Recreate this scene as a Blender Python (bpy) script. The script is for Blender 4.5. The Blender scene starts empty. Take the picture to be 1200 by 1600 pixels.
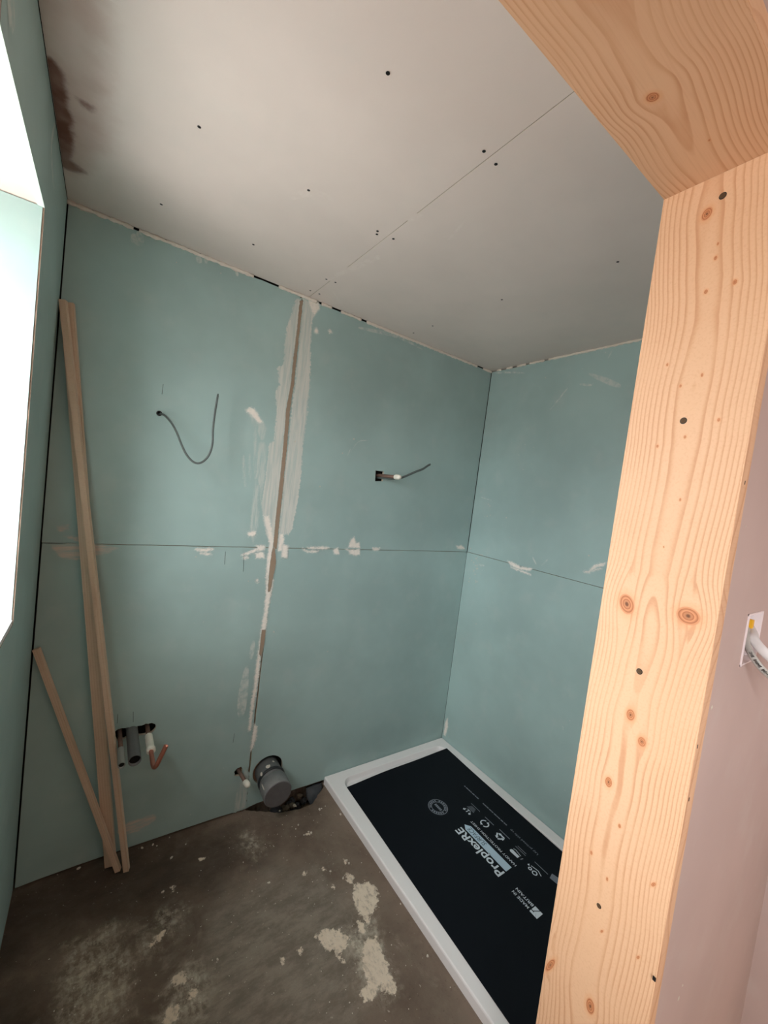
import bpy, bmesh, math, random
import numpy as np
from mathutils import Vector, Matrix, noise as mnoise
from mathutils.geometry import delaunay_2d_cdt
SC = bpy.context.scene
COL = SC.collection
random.seed(7)

# ------------------------------------------------------------------ camera
cam_d = bpy.data.cameras.new('camera'); cam = bpy.data.objects.new('camera', cam_d); COL.objects.link(cam)
cam.location = (0.1523, -1.6977, 1.5082)
cam.rotation_mode = 'XYZ'; cam.rotation_euler = (1.51659, -0.12371, -0.60259)
cam_d.sensor_fit = 'VERTICAL'; cam_d.sensor_height = 24.0
cam_d.lens = 634.25 / 1600 * 24.0
cam_d.clip_start = 0.01
SC.camera = cam

# ------------------------------------------------------------------ world: white overcast sky, darker land below the horizon
wd = bpy.data.worlds.new('overcast'); SC.world = wd; wd.use_nodes = True
nt = wd.node_tree; nt.nodes.clear()
tc = nt.nodes.new('ShaderNodeTexCoord'); sp = nt.nodes.new('ShaderNodeSeparateXYZ')
cr = nt.nodes.new('ShaderNodeValToRGB'); bg = nt.nodes.new('ShaderNodeBackground'); wo = nt.nodes.new('ShaderNodeOutputWorld')
mp = nt.nodes.new('ShaderNodeMapRange'); mp.inputs['From Min'].default_value = -1; mp.inputs['From Max'].default_value = 1
nt.links.new(tc.outputs['Generated'], sp.inputs[0]); nt.links.new(sp.outputs['Z'], mp.inputs['Value'])
nt.links.new(mp.outputs[0], cr.inputs[0]); nt.links.new(cr.outputs[0], bg.inputs[0]); nt.links.new(bg.outputs[0], wo.inputs[0])
e = cr.color_ramp.elements
e[0].position = 0.47; e[0].color = (0.40, 0.38, 0.36, 1)
e[1].position = 0.53; e[1].color = (0.80, 0.84, 0.87, 1)
x = e.new(1.0); x.color = (1.0, 1.0, 1.0, 1)
x = e.new(0.70); x.color = (0.98, 1.0, 1.0, 1)
bg.inputs[1].default_value = 6.0

def portal(name, loc, rot, sx, sy):
    l = bpy.data.lights.new(name, 'AREA'); l.shape = 'RECTANGLE'; l.size = sx; l.size_y = sy
    l.cycles.is_portal = True
    o = bpy.data.objects.new(name, l); COL.objects.link(o); o.location = loc; o.rotation_euler = rot
H = 2.28; W = 1.98; HEAD = 2.10; JX = 0.958; Y1 = -1.310; Y2 = -1.490
WY0, WY1, WZ0, WZ1 = -1.10, -0.43, 1.09, 2.052
portal('window_portal', (-0.30, (WY0+WY1)/2, (WZ0+WZ1)/2), (0, -math.pi/2, 0), WZ1-WZ0, WY1-WY0)
RW = (-3.05, -2.10, 1.09, 2.052)   # unseen hall window, placed and sized to light the plaster: y0 y1 z0 z1
HY = -3.6
portal('hall_portal', (-0.30, (RW[0]+RW[1])/2, (RW[2]+RW[3])/2), (0, -math.pi/2, 0), RW[3]-RW[2], RW[1]-RW[0])

SC.view_settings.view_transform = 'Standard'; SC.view_settings.look = 'None'
SC.view_settings.gamma = 1.0; SC.view_settings.use_curve_mapping = False
SC.view_settings.exposure = 1.85

# ------------------------------------------------------------------ helpers
def lin(r, g, b):
    f = lambda c: (c/255/12.92) if c/255 <= 0.04045 else ((c/255+0.055)/1.055)**2.4
    return (f(r), f(g), f(b), 1.0)

class NB:
    "small node builder"
    def __init__(s, name):
        s.m = bpy.data.materials.new(name); s.m.use_nodes = True; s.t = s.m.node_tree; s.t.nodes.clear()
        s.out = s.t.nodes.new('ShaderNodeOutputMaterial'); s.b = s.t.nodes.new('ShaderNodeBsdfPrincipled')
        s.t.links.new(s.b.outputs[0], s.out.inputs[0])
    def n(s, k, **kw):
        o = s.t.nodes.new(k)
        for a, v in kw.items():
            if a.startswith('i_'):
                key = a[2:]; key = int(key) if key.isdigit() else key.replace('_', ' ')
                s.set(o.inputs[key], v)
            else: setattr(o, a, v)
        return o
    def set(s, inp, v):
        if isinstance(v, bpy.types.NodeSocket): s.t.links.new(v, inp)
        else: inp.default_value = v
    def coord(s, scale=(1, 1, 1)):
        c = s.n('ShaderNodeTexCoord'); mpn = s.n('ShaderNodeMapping', i_Scale=scale); s.t.links.new(c.outputs['Object'], mpn.inputs[0]); return mpn.outputs[0]
    def noise(s, scale, detail=3, rough=0.55, st=(1, 1, 1), dist=0.0):
        o = s.n('ShaderNodeTexNoise'); s.set(o.inputs['Vector'], s.coord(st)); o.inputs['Scale'].default_value = scale
        o.inputs['Detail'].default_value = detail; o.inputs['Roughness'].default_value = rough; o.inputs['Distortion'].default_value = dist
        return o.outputs[0]
    def math(s, op, a, b=0.0, clamp=False):
        o = s.n('ShaderNodeMath', operation=op, use_clamp=clamp); s.set(o.inputs[0], a); s.set(o.inputs[1], b); return o.outputs[0]
    def rng(s, v, a, b, c=0.0, d=1.0, smooth=True):
        o = s.n('ShaderNodeMapRange', interpolation_type='SMOOTHSTEP' if smooth else 'LINEAR')
        s.set(o.inputs['Value'], v); s.set(o.inputs['From Min'], a); s.set(o.inputs['From Max'], b); s.set(o.inputs['To Min'], c); s.set(o.inputs['To Max'], d); return o.outputs[0]
    def mix(s, f, a, b):
        o = s.n('ShaderNodeMix', data_type='RGBA'); s.set(o.inputs[0], f); s.set(o.inputs[6], a); s.set(o.inputs[7], b); return o.outputs[2]
    def attr(s, name): return s.n('ShaderNodeAttribute', attribute_name=name).outputs['Fac']
    def bump(s, h, strength=0.3, dist=0.002):
        o = s.n('ShaderNodeBump'); o.inputs['Strength'].default_value = strength; o.inputs['Distance'].default_value = dist
        s.set(o.inputs['Height'], h); s.t.links.new(o.outputs[0], s.b.inputs['Normal'])
    def fin(s, col=None, rough=0.6, metal=0.0, alpha=None, spec=None):
        if col is not None: s.set(s.b.inputs['Base Color'], col)
        s.set(s.b.inputs['Roughness'], rough); s.set(s.b.inputs['Metallic'], metal)
        if alpha is not None: s.set(s.b.inputs['Alpha'], alpha)
        if spec is not None: s.set(s.b.inputs['Specular IOR Level'], spec)
        return s.m

def plain(name, rgb, rough=0.5, metal=0.0, var=0.12, scale=30, spec=0.5):
    k = NB(name); f = k.noise(scale, 3)
    c = lin(*rgb); d = tuple(v*(1-var) for v in c[:3])+(1,); c2 = tuple(min(1, v*(1+var)) for v in c[:3])+(1,)
    return k.fin(k.mix(f, d, c2), rough, metal, spec=spec)

def board_color(k, rgb, var=0.10, specks=0.5):
    big = k.noise(1.6, 4, 0.6); mid = k.noise(9, 5, 0.6)
    base = lin(*rgb); lo = tuple(v*(1-var) for v in base[:3])+(1,); hi = tuple(min(1, v*(1+var)) for v in base[:3])+(1,)
    c = k.mix(k.rng(big, 0.3, 0.7), lo, hi)
    c = k.mix(k.math('MULTIPLY', k.rng(mid, 0.50, 0.75), 0.12), c, lin(205, 205, 198))
    sc = k.noise(70, 2, 0.5); m2 = k.noise(3.0, 3)
    return k.mix(k.math('MULTIPLY', k.math('MULTIPLY', k.rng(sc, 0.72, 0.77), k.rng(m2, 0.5, 0.65)), specks), c, lin(215, 212, 205))
def board_mat(name, rgb, rough=0.7, var=0.10, specks=0.5):
    k = NB(name); c = board_color(k, rgb, var, specks)
    k.bump(k.noise(260, 2), 0.12, 0.0006)
    return k.fin(c, rough, spec=0.35)
def concrete_color(k):
    a = k.noise(2.2, 6, 0.62, dist=0.4); b = k.noise(14, 6, 0.65); c = k.noise(120, 3, 0.6); d = k.noise(5, 8, 0.7, dist=0.8)
    col = k.mix(k.rng(a, 0.35, 0.66), lin(96, 80, 68), lin(130, 114, 100))
    col = k.mix(k.math('MULTIPLY', k.rng(b, 0.48, 0.72), 0.55), col, lin(134, 122, 107))
    col = k.mix(k.math('MULTIPLY', k.rng(d, 0.60, 0.74), 0.55), col, lin(166, 154, 138))
    col = k.mix(k.math('MULTIPLY', k.rng(c, 0.62, 0.72), 0.4), col, lin(56, 46, 38))
    return col, b, c
GREEN = (160, 184, 181); CEIL = (224, 212, 204)
UNDER = {'green': lambda k: board_color(k, GREEN), 'grey': lambda k: board_color(k, CEIL, 0.05, 0.15), 'concrete': lambda k: concrete_color(k)[0]}

M = {}
M['green'] = board_mat('moisture_board_face', GREEN, 0.55)
M['grey_board'] = board_mat('ceiling_board_face', CEIL, 0.8, 0.05, 0.15)
M['chipboard'] = plain('chipboard', (205, 175, 135), 0.7, var=0.15, scale=120)
M['plaster'] = board_mat('dry_plaster', (188, 166, 160), 0.8, 0.06, 0.25)
M['soffit'] = board_mat('soffit_plaster', (222, 205, 195), 0.8, 0.05, 0.1)
M['hall_paint'] = board_mat('hall_plaster', (236, 226, 216), 0.85, 0.05, 0.0)
M['gypsum'] = plain('cut_gypsum', (190, 180, 160), 0.9, var=0.2)
M['edge_pale'] = plain('pale_green_edge', (206, 222, 212), 0.8, var=0.08, scale=40)
M['edge_brown'] = plain('torn_edge', (150, 128, 112), 0.9, var=0.3, scale=50)
M['void'] = plain('dark_void_timber', (38, 32, 27), 0.95, var=0.3)
M['stud'] = plain('old_stud', (150, 122, 98), 0.8, var=0.15, scale=60)
M['white_acrylic'] = plain('white_acrylic', (244, 240, 239), 0.25, var=0.01)
M['sheet'] = plain('dark_sheet_plastic', (10, 14, 22), 0.6, var=0.25, scale=6, spec=0.18)
M['print'] = plain('print_ink', (214, 222, 230), 0.6, var=0.04)
M['print_blue'] = plain('print_ink_pale_blue', (186, 208, 224), 0.6, var=0.04)
M['print_dim'] = plain('print_ink_thin', (124, 130, 140), 0.6, var=0.15, scale=300)
M['grey_pvc'] = plain('grey_pvc', (98, 99, 98), 0.55, var=0.2)
M['grey_pvc_lt'] = plain('grey_pvc_light', (124, 124, 123), 0.6, var=0.18, scale=50)
M['cap_face'] = plain('grey_cap_face', (98, 96, 97), 0.6, var=0.18, scale=40)
M['black'] = plain('bore_shade_black', (10, 10, 10), 0.9)
M['white_plastic'] = plain('white_plastic', (226, 222, 208), 0.4, var=0.04)
M['grey_fitting'] = plain('grey_fitting', (140, 142, 136), 0.5, var=0.1)
M['copper'] = plain('copper', (186, 122, 102), 0.42, 0.75, var=0.22, scale=80)
M['copper_dull'] = plain('dull_copper', (122, 96, 84), 0.55, 0.4, var=0.22, scale=90)
M['cable_grey'] = plain('grey_cable', (84, 92, 90), 0.5, var=0.1)
M['cable_white'] = plain('white_cable', (212, 205, 203), 0.45, var=0.05)
M['cable_lt'] = plain('light_grey_cable', (176, 172, 166), 0.45, var=0.05)
M['yellow'] = plain('yellow_sleeve', (222, 166, 28), 0.5)
M['metal_white'] = plain('painted_box', (226, 212, 212), 0.5, var=0.03)
M['frame_white'] = plain('upvc_white', (235, 236, 236), 0.35, var=0.01)
M['screw'] = plain('black_screw', (16, 15, 14), 0.6, 0.0)
M['crumb'] = plain('plaster_crumb', (205, 196, 182), 0.9, var=0.12, scale=90)
M['rubble'] = plain('rubble', (110, 100, 86), 0.95, var=0.35, scale=60)
M['membrane'] = plain('dusty_membrane', (58, 60, 64), 0.6, var=0.35, scale=45)
M['bead'] = plain('jointing_filler', (226, 216, 204), 0.9, var=0.1, scale=60)

# filler smears: thin skim whose edge is broken by noise
# (a skim lets the board show through: its colour is mixed with the board's own colour, the coat itself stays opaque)
def filler(name, rgb, amp=0.010, soft=0.0015, op0=0.55, op1=1.0, st=(12, 12, 1), nscale=120, rough=0.9, oscale=6, under='green'):
    k = NB(name); sd = k.attr('sd')
    n1 = k.noise(nscale, 4, 0.6, st=(st[0]/12, st[1]/12, st[2]))
    n2 = k.noise(oscale, 4, 0.65, st=st)
    v = k.math('ADD', sd, k.math('MULTIPLY', k.math('SUBTRACT', n1, 0.5), amp))
    a = k.rng(v, -soft, soft)
    o = k.math('MULTIPLY', a, k.rng(n2, 0.36, 0.60, op0, op1))
    c = k.mix(n2, tuple(x*0.86 for x in lin(*rgb)[:3])+(1,), lin(*rgb))
    c = k.mix(o, UNDER[under](k), c)
    return k.fin(c, 0.6 if under == 'green' else 0.8, alpha=k.math('GREATER_THAN', a, 0.01), spec=0.3)
M['fill_v'] = filler('skim_vertical', (216, 216, 208), 0.030, 0.0025, 0.5, 0.97, (14, 14, 0.8))
M['fill_w'] = filler('filler_white', (246, 238, 228), 0.045, 0.0015, 0.9, 1.0, (10, 10, 10), oscale=8)
M['fill_h'] = filler('skim_pinkish', (214, 196, 182), 0.03, 0.003, 0.25, 0.9, (2, 2, 14))
M['fill_thin'] = filler('skim_faint', (214, 216, 208), 0.02, 0.006, 0.05, 0.6, (14, 14, 1.5))
M['scratch'] = filler('scuff', (218, 220, 212), 0.006, 0.002, 0.1, 0.65, (6, 6, 6))
M['scuff_pale'] = filler('pale_scuff', (238, 228, 220), 0.012, 0.004, 0.0, 0.5, (6, 6, 6), under='grey')
M['stain_brown'] = filler('damp_stain', (116, 78, 62), 0.03, 0.012, 0.5, 0.95, (8, 8, 8), nscale=14, under='grey')
M['stain_pink'] = filler('pink_skim', (196, 172, 160), 0.03, 0.035, 0.3, 0.75, (3, 3, 3), nscale=10, under='grey')
M['adhesive'] = filler('brown_adhesive', (158, 136, 116), 0.006, 0.001, 0.95, 1.0, (6, 6, 2))
M['dust_floor'] = filler('cement_dust', (206, 190, 168), 0.06, 0.004, 0.4, 1.0, (10, 10, 10), nscale=46, oscale=7, under='concrete')
M['dust_soft'] = filler('cement_dust_soft', (176, 166, 150), 0.16, 0.03, 0.0, 0.75, (7, 7, 7), nscale=16, oscale=6, under='concrete')
M['dark_area'] = filler('floor_dark_area', (62, 54, 46), 0.10, 0.06, 0.1, 0.7, (3, 3, 3), nscale=8, under='concrete')
M['pencil'] = plain('pencil_line', (88, 96, 92), 0.8)

def concrete():
    k = NB('stained_concrete'); col, b, c = concrete_color(k)
    k.bump(k.math('ADD', b, k.math('MULTIPLY', c, 0.35)), 0.5, 0.004)
    return k.fin(col, k.rng(b, 0.3, 0.7, 0.55, 0.85), spec=0.35)
M['concrete'] = concrete()

def wood(name, pale, late, sap, fine=(6, 260, 260), line=0.55):
    k = NB(name); ph = k.attr('ph'); kn = k.attr('kn')
    w = k.noise(18, 3, 0.6)
    p = k.math('ADD', ph, k.math('MULTIPLY', k.math('SUBTRACT', w, 0.5), 0.12))
    fr = k.math('FRACT', p)
    up = k.rng(fr, 0.35, 0.90); dn = k.rng(fr, 0.92, 1.0, 1.0, 0.0)
    ring = k.math('MULTIPLY', k.math('POWER', up, 2.2), dn)
    var = k.rng(k.noise(7, 3), 0.3, 0.7, 0.45, 1.0)
    fib = k.noise(1.0, 3, 0.6, st=fine)
    c = k.mix(k.noise(4, 4), lin(*pale), lin(*sap))
    c = k.mix(k.math('MULTIPLY', k.math('MULTIPLY', ring, var), line), c, lin(*late))
    c = k.mix(k.rng(fib, 0.45, 0.75, 0.0, 0.14), c, lin(late[0]-15, late[1]-20, late[2]-20))
    # knots: kn = 0 in the middle of a knot, 1 at its rim
    halo = k.rng(kn, 1.0, 1.9, 0.28, 0.0)
    c = k.mix(halo, c, lin(214, 146, 96))
    kr = k.math('FRACT', k.math('MULTIPLY', k.math('ADD', kn, k.math('MULTIPLY', w, 0.25)), 3.2))
    kc = k.mix(k.rng(kr, 0.2, 0.9), lin(206, 142, 100), lin(168, 104, 68))
    kc = k.mix(k.rng(kn, 0.0, 0.42, 1.0, 0.0), kc, lin(96, 60, 40))
    c = k.mix(k.rng(kn, 0.86, 1.04, 1.0, 0.0), c, kc)
    k.bump(fib, 0.08, 0.0006)
    return k.fin(c, 0.55, spec=0.3)
M['pine'] = wood('planed_pine', (226, 186, 152), (190, 130, 90), (218, 174, 136), line=0.62)
M['batten'] = wood('rough_batten', (218, 192, 168), (186, 148, 120), (210, 182, 156), line=0.45)

def link(name, me, mat, parent=None, kind=None, label=None, cat=None, group=None):
    o = bpy.data.objects.new(name, me); COL.objects.link(o)
    if mat is not None and not me.materials: me.materials.append(mat)
    if parent: o.parent = parent
    tag(o, label, cat, group, kind); return o
def tag(o, label=None, cat=None, group=None, kind=None):
    if label: o['label'] = label
    if cat: o['category'] = cat
    if group: o['group'] = group
    if kind: o['kind'] = kind
    return o
def empty(name, loc, label, cat, group=None, kind=None):
    o = bpy.data.objects.new(name, None); COL.objects.link(o); o.location = loc; o.empty_display_size = 0.05
    return tag(o, label, cat, group, kind)
def child(name, bm, mat, par, label=None, kind=None, smooth=False):
    "a mesh given in world coordinates made a part of par"
    o = obj(name, bm, mat, smooth=smooth)
    o.parent = par
    p = Vector((0, 0, 0)); q = par
    while q: p += q.location; q = q.parent
    o.data.transform(Matrix.Translation(-p))
    return tag(o, label, None, None, kind)
def obj(name, bm, mat, parent=None, smooth=False, **kw):
    me = bpy.data.meshes.new(name)
    bmesh.ops.recalc_face_normals(bm, faces=bm.faces)
    bm.to_mesh(me); bm.free()
    if smooth:
        for f in me.polygons: f.use_smooth = True
    return link(name, me, mat, parent, **kw)
def box(bm, lo, hi, bev=0.0):
    lo = Vector(lo); hi = Vector(hi)
    r = bmesh.ops.create_cube(bm, size=1.0)
    for v in r['verts']:
        v.co = Vector(((lo.x if v.co.x < 0 else hi.x), (lo.y if v.co.y < 0 else hi.y), (lo.z if v.co.z < 0 else hi.z)))
    if bev > 0:
        es = list({e for v in r['verts'] for e in v.link_edges})
        bmesh.ops.bevel(bm, geom=es, offset=bev, segments=2, affect='EDGES', profile=0.6)
    return bm
def tube(bm, pts, rad, seg=16, caps=True, flat=None):
    "swept tube; rad a number or one per point; flat=(axis vector, factor) squashes the section"
    pts = [Vector(p) for p in pts]; n = len(pts)
    rad = rad if isinstance(rad, (list, tuple)) else [rad]*n
    rings = []; up = None
    for i, p in enumerate(pts):
        t = (pts[min(i+1, n-1)]-pts[max(i-1, 0)]).normalized()
        if up is None:
            up = Vector((0, 0, 1)) if abs(t.z) < 0.9 else Vector((1, 0, 0))
        a = (up - t*up.dot(t)).normalized(); b = t.cross(a); up = a
        ring = []
        for k in range(seg):
            th = 2*math.pi*k/seg
            d = a*math.cos(th)+b*math.sin(th)
            if flat: 
                ax = Vector(flat[0]).normalized(); d = d - ax*d.dot(ax)*(1-flat[1])
            ring.append(bm.verts.new(p+d*rad[i]))
        rings.append(ring)
    for i in range(n-1):
        for k in range(seg):
            bm.faces.new((rings[i][k], rings[i][(k+1) % seg], rings[i+1][(k+1) % seg], rings[i+1][k]))
    if caps:
        bm.faces.new(rings[0][::-1]); bm.faces.new(rings[-1])
    return bm
def hollow(bm, pts, r, wall, seg=24, depth=0.03):
    "pipe with a real bore at its last end"
    tube(bm, pts, r, seg, caps=False)
    pts = [Vector(p) for p in pts]; t = (pts[-1]-pts[-2]).normalized()
    e0 = pts[-1]; rr = [(e0, r), (e0, r-wall), (e0-t*depth, r-wall)]
    a = (Vector((0, 0, 1)) if abs(t.z) < 0.9 else Vector((1, 0, 0))); a = (a-t*a.dot(t)).normalized(); b = t.cross(a)
    rings = [[bm.verts.new(c+(a*math.cos(2*math.pi*k/seg)+b*math.sin(2*math.pi*k/seg))*q) for k in range(seg)] for c, q in rr]
    for i in range(2):
        for k in range(seg):
            bm.faces.new((rings[i][k], rings[i][(k+1) % seg], rings[i+1][(k+1) % seg], rings[i+1][k]))
    return bm
def spline(pts, n=8):
    P = [Vector(p) for p in pts]; P = [P[0]*2-P[1]]+P+[P[-1]*2-P[-2]]; out = []
    for i in range(1, len(P)-2):
        for k in range(n):
            t = k/n
            out.append(0.5*((2*P[i])+(-P[i-1]+P[i+1])*t+(2*P[i-1]-5*P[i]+4*P[i+1]-P[i+2])*t*t+(-P[i-1]+3*P[i]-3*P[i+1]+P[i+2])*t**3))
    out.append(P[-2]); return out

# planes: (u, v) on the surface -> world, with the outward offset d
PLN = {
 'B': (lambda u, v, d: (u, -d, v)),            # back wall
 'K': (lambda u, v, d: (W-d, u, v)),           # right wall
 'L': (lambda u, v, d: (d, u, v)),             # left wall
 'F': (lambda u, v, d: (u, v, d)),             # floor
 'C': (lambda u, v, d: (u, v, H-d)),           # ceiling
 'J': (lambda u, v, d: (JX-d, u, v)),          # jamb face
 'D': (lambda u, v, d: (u, v, HEAD-d)),        # head soffit
 'P': (lambda u, v, d: (u, -1.487-d, v)),      # hall side of partition
 'R': (lambda u, v, d: (u, WY1-d, v)),         # window reveal, far side
}
def jitter(outline, step=0.01, amp=0.002, seed=0):
    rnd = random.Random(seed); out = []
    n = len(outline)
    for i in range(n):
        a = Vector(outline[i]); b = Vector(outline[(i+1) % n]); L = (b-a).length; k = max(1, int(L/step))
        for j in range(k):
            p = a.lerp(b, j/k); out.append((p.x+rnd.uniform(-amp, amp), p.y+rnd.uniform(-amp, amp)))
    return out
def plate(name, plane, outline, holes, mat, parent, thick=0.0125, d0=0.0, edge_mat=None):
    "board cut to outline with real holes; face at offset d0, thickness behind it"
    V = [Vector(p) for p in outline]; E = [(i, (i+1) % len(outline)) for i in range(len(outline))]; base = len(V)
    for h in holes:
        V += [Vector(p) for p in h]; E += [(base+i, base+(i+1) % len(h)) for i in range(len(h))]; base = len(V)
    vs, es, fs, _, _, _ = delaunay_2d_cdt([Vector((v[0], v[1])) for v in V], E, [], 0, 1e-5)
    def inside(p, poly):
        c = False; n = len(poly)
        for i in range(n):
            x1, y1 = poly[i][0], poly[i][1]; x2, y2 = poly[(i+1) % n][0], poly[(i+1) % n][1]
            if (y1 > p[1]) != (y2 > p[1]) and p[0] < (x2-x1)*(p[1]-y1)/(y2-y1)+x1: c = not c
        return c
    bm = bmesh.new(); f = PLN[plane]
    A = [bm.verts.new(f(v[0], v[1], d0)) for v in vs]; Bk = [bm.verts.new(f(v[0], v[1], d0-thick)) for v in vs]
    cnt = {}
    for t in fs:
        c = sum((vs[i] for i in t), Vector((0, 0)))/len(t)
        if not inside(c, outline) or any(inside(c, h) for h in holes): continue
        bm.faces.new([A[i] for i in t]); bm.faces.new([Bk[i] for i in reversed(t)])
        for i in range(len(t)):
            ed = (t[i], t[(i+1) % len(t)]); cnt[ed] = 1
    for (a, b) in cnt:
        if (b, a) not in cnt:
            q = bm.faces.new((A[a], A[b], Bk[b], Bk[a])); q.material_index = 1 if edge_mat else 0
    for v in [v for v in bm.verts if not v.link_faces]: bm.verts.remove(v)
    me = bpy.data.meshes.new(name); bmesh.ops.recalc_face_normals(bm, faces=bm.faces); bm.to_mesh(me); bm.free()
    me.materials.append(mat)
    if edge_mat: me.materials.append(edge_mat)
    return link(name, me, None, parent)
def sdist(P, poly):
    P = np.asarray(P); poly = np.asarray(poly, float); n = len(poly); best = np.full(len(P), 1e9); ins = np.zeros(len(P), bool)
    for i in range(n):
        a = poly[i]; b = poly[(i+1) % n]; ab = b-a; t = np.clip(((P-a)@ab)/max(ab@ab, 1e-12), 0, 1)
        best = np.minimum(best, np.hypot(*(P-(a+t[:, None]*ab)).T))
        cond = (a[1] > P[:, 1]) != (b[1] > P[:, 1])
        with np.errstate(divide='ignore', invalid='ignore'):
            xx = (b[0]-a[0])*(P[:, 1]-a[1])/(b[1]-a[1])+a[0]
        ins ^= cond & (P[:, 0] < xx)
    return np.where(ins, best, -best)
_lay = {}
def patches(name, plane, polys, mat, parent, g=0.004, d=0.0008, margin=None, kind=None, label=None, lift=0.0):
    "thin skim in the shape of one or several outlines, carrying the distance to its edge"
    margin = margin if margin is not None else g*1.5
    f = PLN[plane]; V = []; F = []; A = []
    for pi_, poly in enumerate(polys):
        if mat in (M['fill_w'], M['fill_h'], M['fill_v']): poly = jitter(poly, 0.007, 0.0024, pi_)
        _lay[plane] = _lay.get(plane, 0)+1; d = 0.0003+0.00002*_lay[plane]
        P0 = np.array(poly); lo = P0.min(0)-margin; hi = P0.max(0)+margin
        nu = max(2, int((hi[0]-lo[0])/g)+1); nv = max(2, int((hi[1]-lo[1])/g)+1)
        us = np.linspace(lo[0], hi[0], nu); vs = np.linspace(lo[1], hi[1], nv)
        UU, VV = np.meshgrid(us, vs); P = np.c_[UU.ravel(), VV.ravel()]; sd = sdist(P, poly); idx = {}
        for j in range(nv-1):
            for i in range(nu-1):
                q = (j*nu+i, j*nu+i+1, (j+1)*nu+i+1, (j+1)*nu+i)
                if max(sd[k] for k in q) < -margin: continue
                fc = []
                for k in q:
                    if k not in idx: idx[k] = len(V); V.append(f(P[k][0], P[k][1], d+lift)); A.append(sd[k])
                    fc.append(idx[k])
                F.append(fc)
    me = bpy.data.meshes.new(name); me.from_pydata(V, [], F); me.update()
    at = me.attributes.new('sd', 'FLOAT', 'POINT'); at.data.foreach_set('value', np.array(A, dtype=np.float32))
    return link(name, me, mat, parent, kind, label)
def skin(name, plane, lo, hi, layers, mat, parent, g, avoid=None, label=None):
    "worn surface layer: one grid that carries, per mark, the distance to the outline of its marks"
    nu = int((hi[0]-lo[0])/g)+1; nv = int((hi[1]-lo[1])/g)+1
    UU, VV = np.meshgrid(np.linspace(lo[0], hi[0], nu), np.linspace(lo[1], hi[1], nv)); P = np.c_[UU.ravel(), VV.ravel()]
    f = PLN[plane]; keep = np.ones(len(P), bool) if avoid is None else sdist(P, avoid) < -0.004
    idx = -np.ones(len(P), int); idx[keep] = np.arange(keep.sum())
    V = [f(a, b, 0.0004) for a, b in P[keep]]; F = []
    for j in range(nv-1):
        for i in range(nu-1):
            q = [idx[j*nu+i], idx[j*nu+i+1], idx[(j+1)*nu+i+1], idx[(j+1)*nu+i]]
            if min(q) >= 0: F.append([int(v) for v in q])
    me = bpy.data.meshes.new(name); me.from_pydata(V, [], F); me.update()
    for an, polys in layers.items():
        best = np.full(len(P), -1.0)
        for p in polys: best = np.maximum(best, sdist(P, p))
        at = me.attributes.new(an, 'FLOAT', 'POINT'); at.data.foreach_set('value', best[keep].astype(np.float32))
    return link(name, me, mat, parent, None, label)
def stroke(pts, w0, w1=None, n=6):
    "outline of a brush stroke along pts, wide w0 at its start and w1 at its end"
    w1 = w0 if w1 is None else w1
    P = spline([(p[0], p[1], 0) for p in pts], n); m = len(P); Lf = []; Rt = []
    for i, p in enumerate(P):
        t = (P[min(i+1, m-1)]-P[max(i-1, 0)]).normalized(); nn = Vector((-t.y, t.x, 0)); s = i/(m-1); w = (w0*(1-s)+w1*s)/2*(0.35+0.65*math.sin(math.pi*min(1, max(0, s)))**0.5)
        Lf.append(((p+nn*w).x, (p+nn*w).y)); Rt.append(((p-nn*w).x, (p-nn*w).y))
    return Lf+Rt[::-1]
def blob(c, r, seed=0, n=12, sq=1.0):
    rnd = random.Random(seed); return [(c[0]+r*math.cos(2*math.pi*k/n)*rnd.uniform(.6, 1.15), c[1]+r*sq*math.sin(2*math.pi*k/n)*rnd.uniform(.6, 1.15)) for k in range(n)]
def flecks(name, plane, cs, mat, parent, r0=0.002, r1=0.006, seed=1):
    "tiny raised spots of filler, too small to count"
    rnd = random.Random(seed); bm = bmesh.new(); f = PLN[plane]
    for c in cs:
        r = rnd.uniform(r0, r1); n = 7; th = rnd.uniform(0, 6.28)
        ring = [bm.verts.new(f(c[0]+r*math.cos(th+2*math.pi*k/n)*rnd.uniform(.5, 1.1), c[1]+r*math.sin(th+2*math.pi*k/n)*rnd.uniform(.5, 1.1), 0.0003)) for k in range(n)]
        top = bm.verts.new(f(c[0], c[1], 0.0015))
        for k in range(n): bm.faces.new((ring[k], ring[(k+1) % n], top))
    return obj(name, bm, mat, parent, kind='stuff')

# ------------------------------------------------------------------ structure
def slab(name, boxes, mat, label, cat=None):
    bm = bmesh.new()
    for lo, hi in boxes: box(bm, lo, hi)
    o = obj(name, bm, mat, kind='structure'); o['label'] = label
    return o

# floor (with the broken-out pocket beside the soil pipe)
pocket = jitter([(0.784,-0.002),(0.847,-0.041),(0.901,-0.075),(0.955,-0.093),(1.009,-0.099),(1.07,-0.099),(1.111,-0.061)] + [(1.168, -0.02), (1.168, 0.03), (0.79, 0.03)], 0.012, 0.003, 3)
floor = plate('floor', 'F', [(-0.35, 0.12), (2.2, 0.12), (2.2, HY-0.2), (-0.35, HY-0.2)], [pocket], M['concrete'], None, thick=0.10)
tag(floor, 'dark stained bare concrete floor with pale cement marks', kind='structure')
bm = bmesh.new(); box(bm, (0.7, -0.25, -0.14), (1.3, 0.12, -0.09))
obj('pocket_backing', bm, M['void'], floor, label='dark backing at the bottom of the broken pocket')  # dark backing below the opening in the floor

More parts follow.
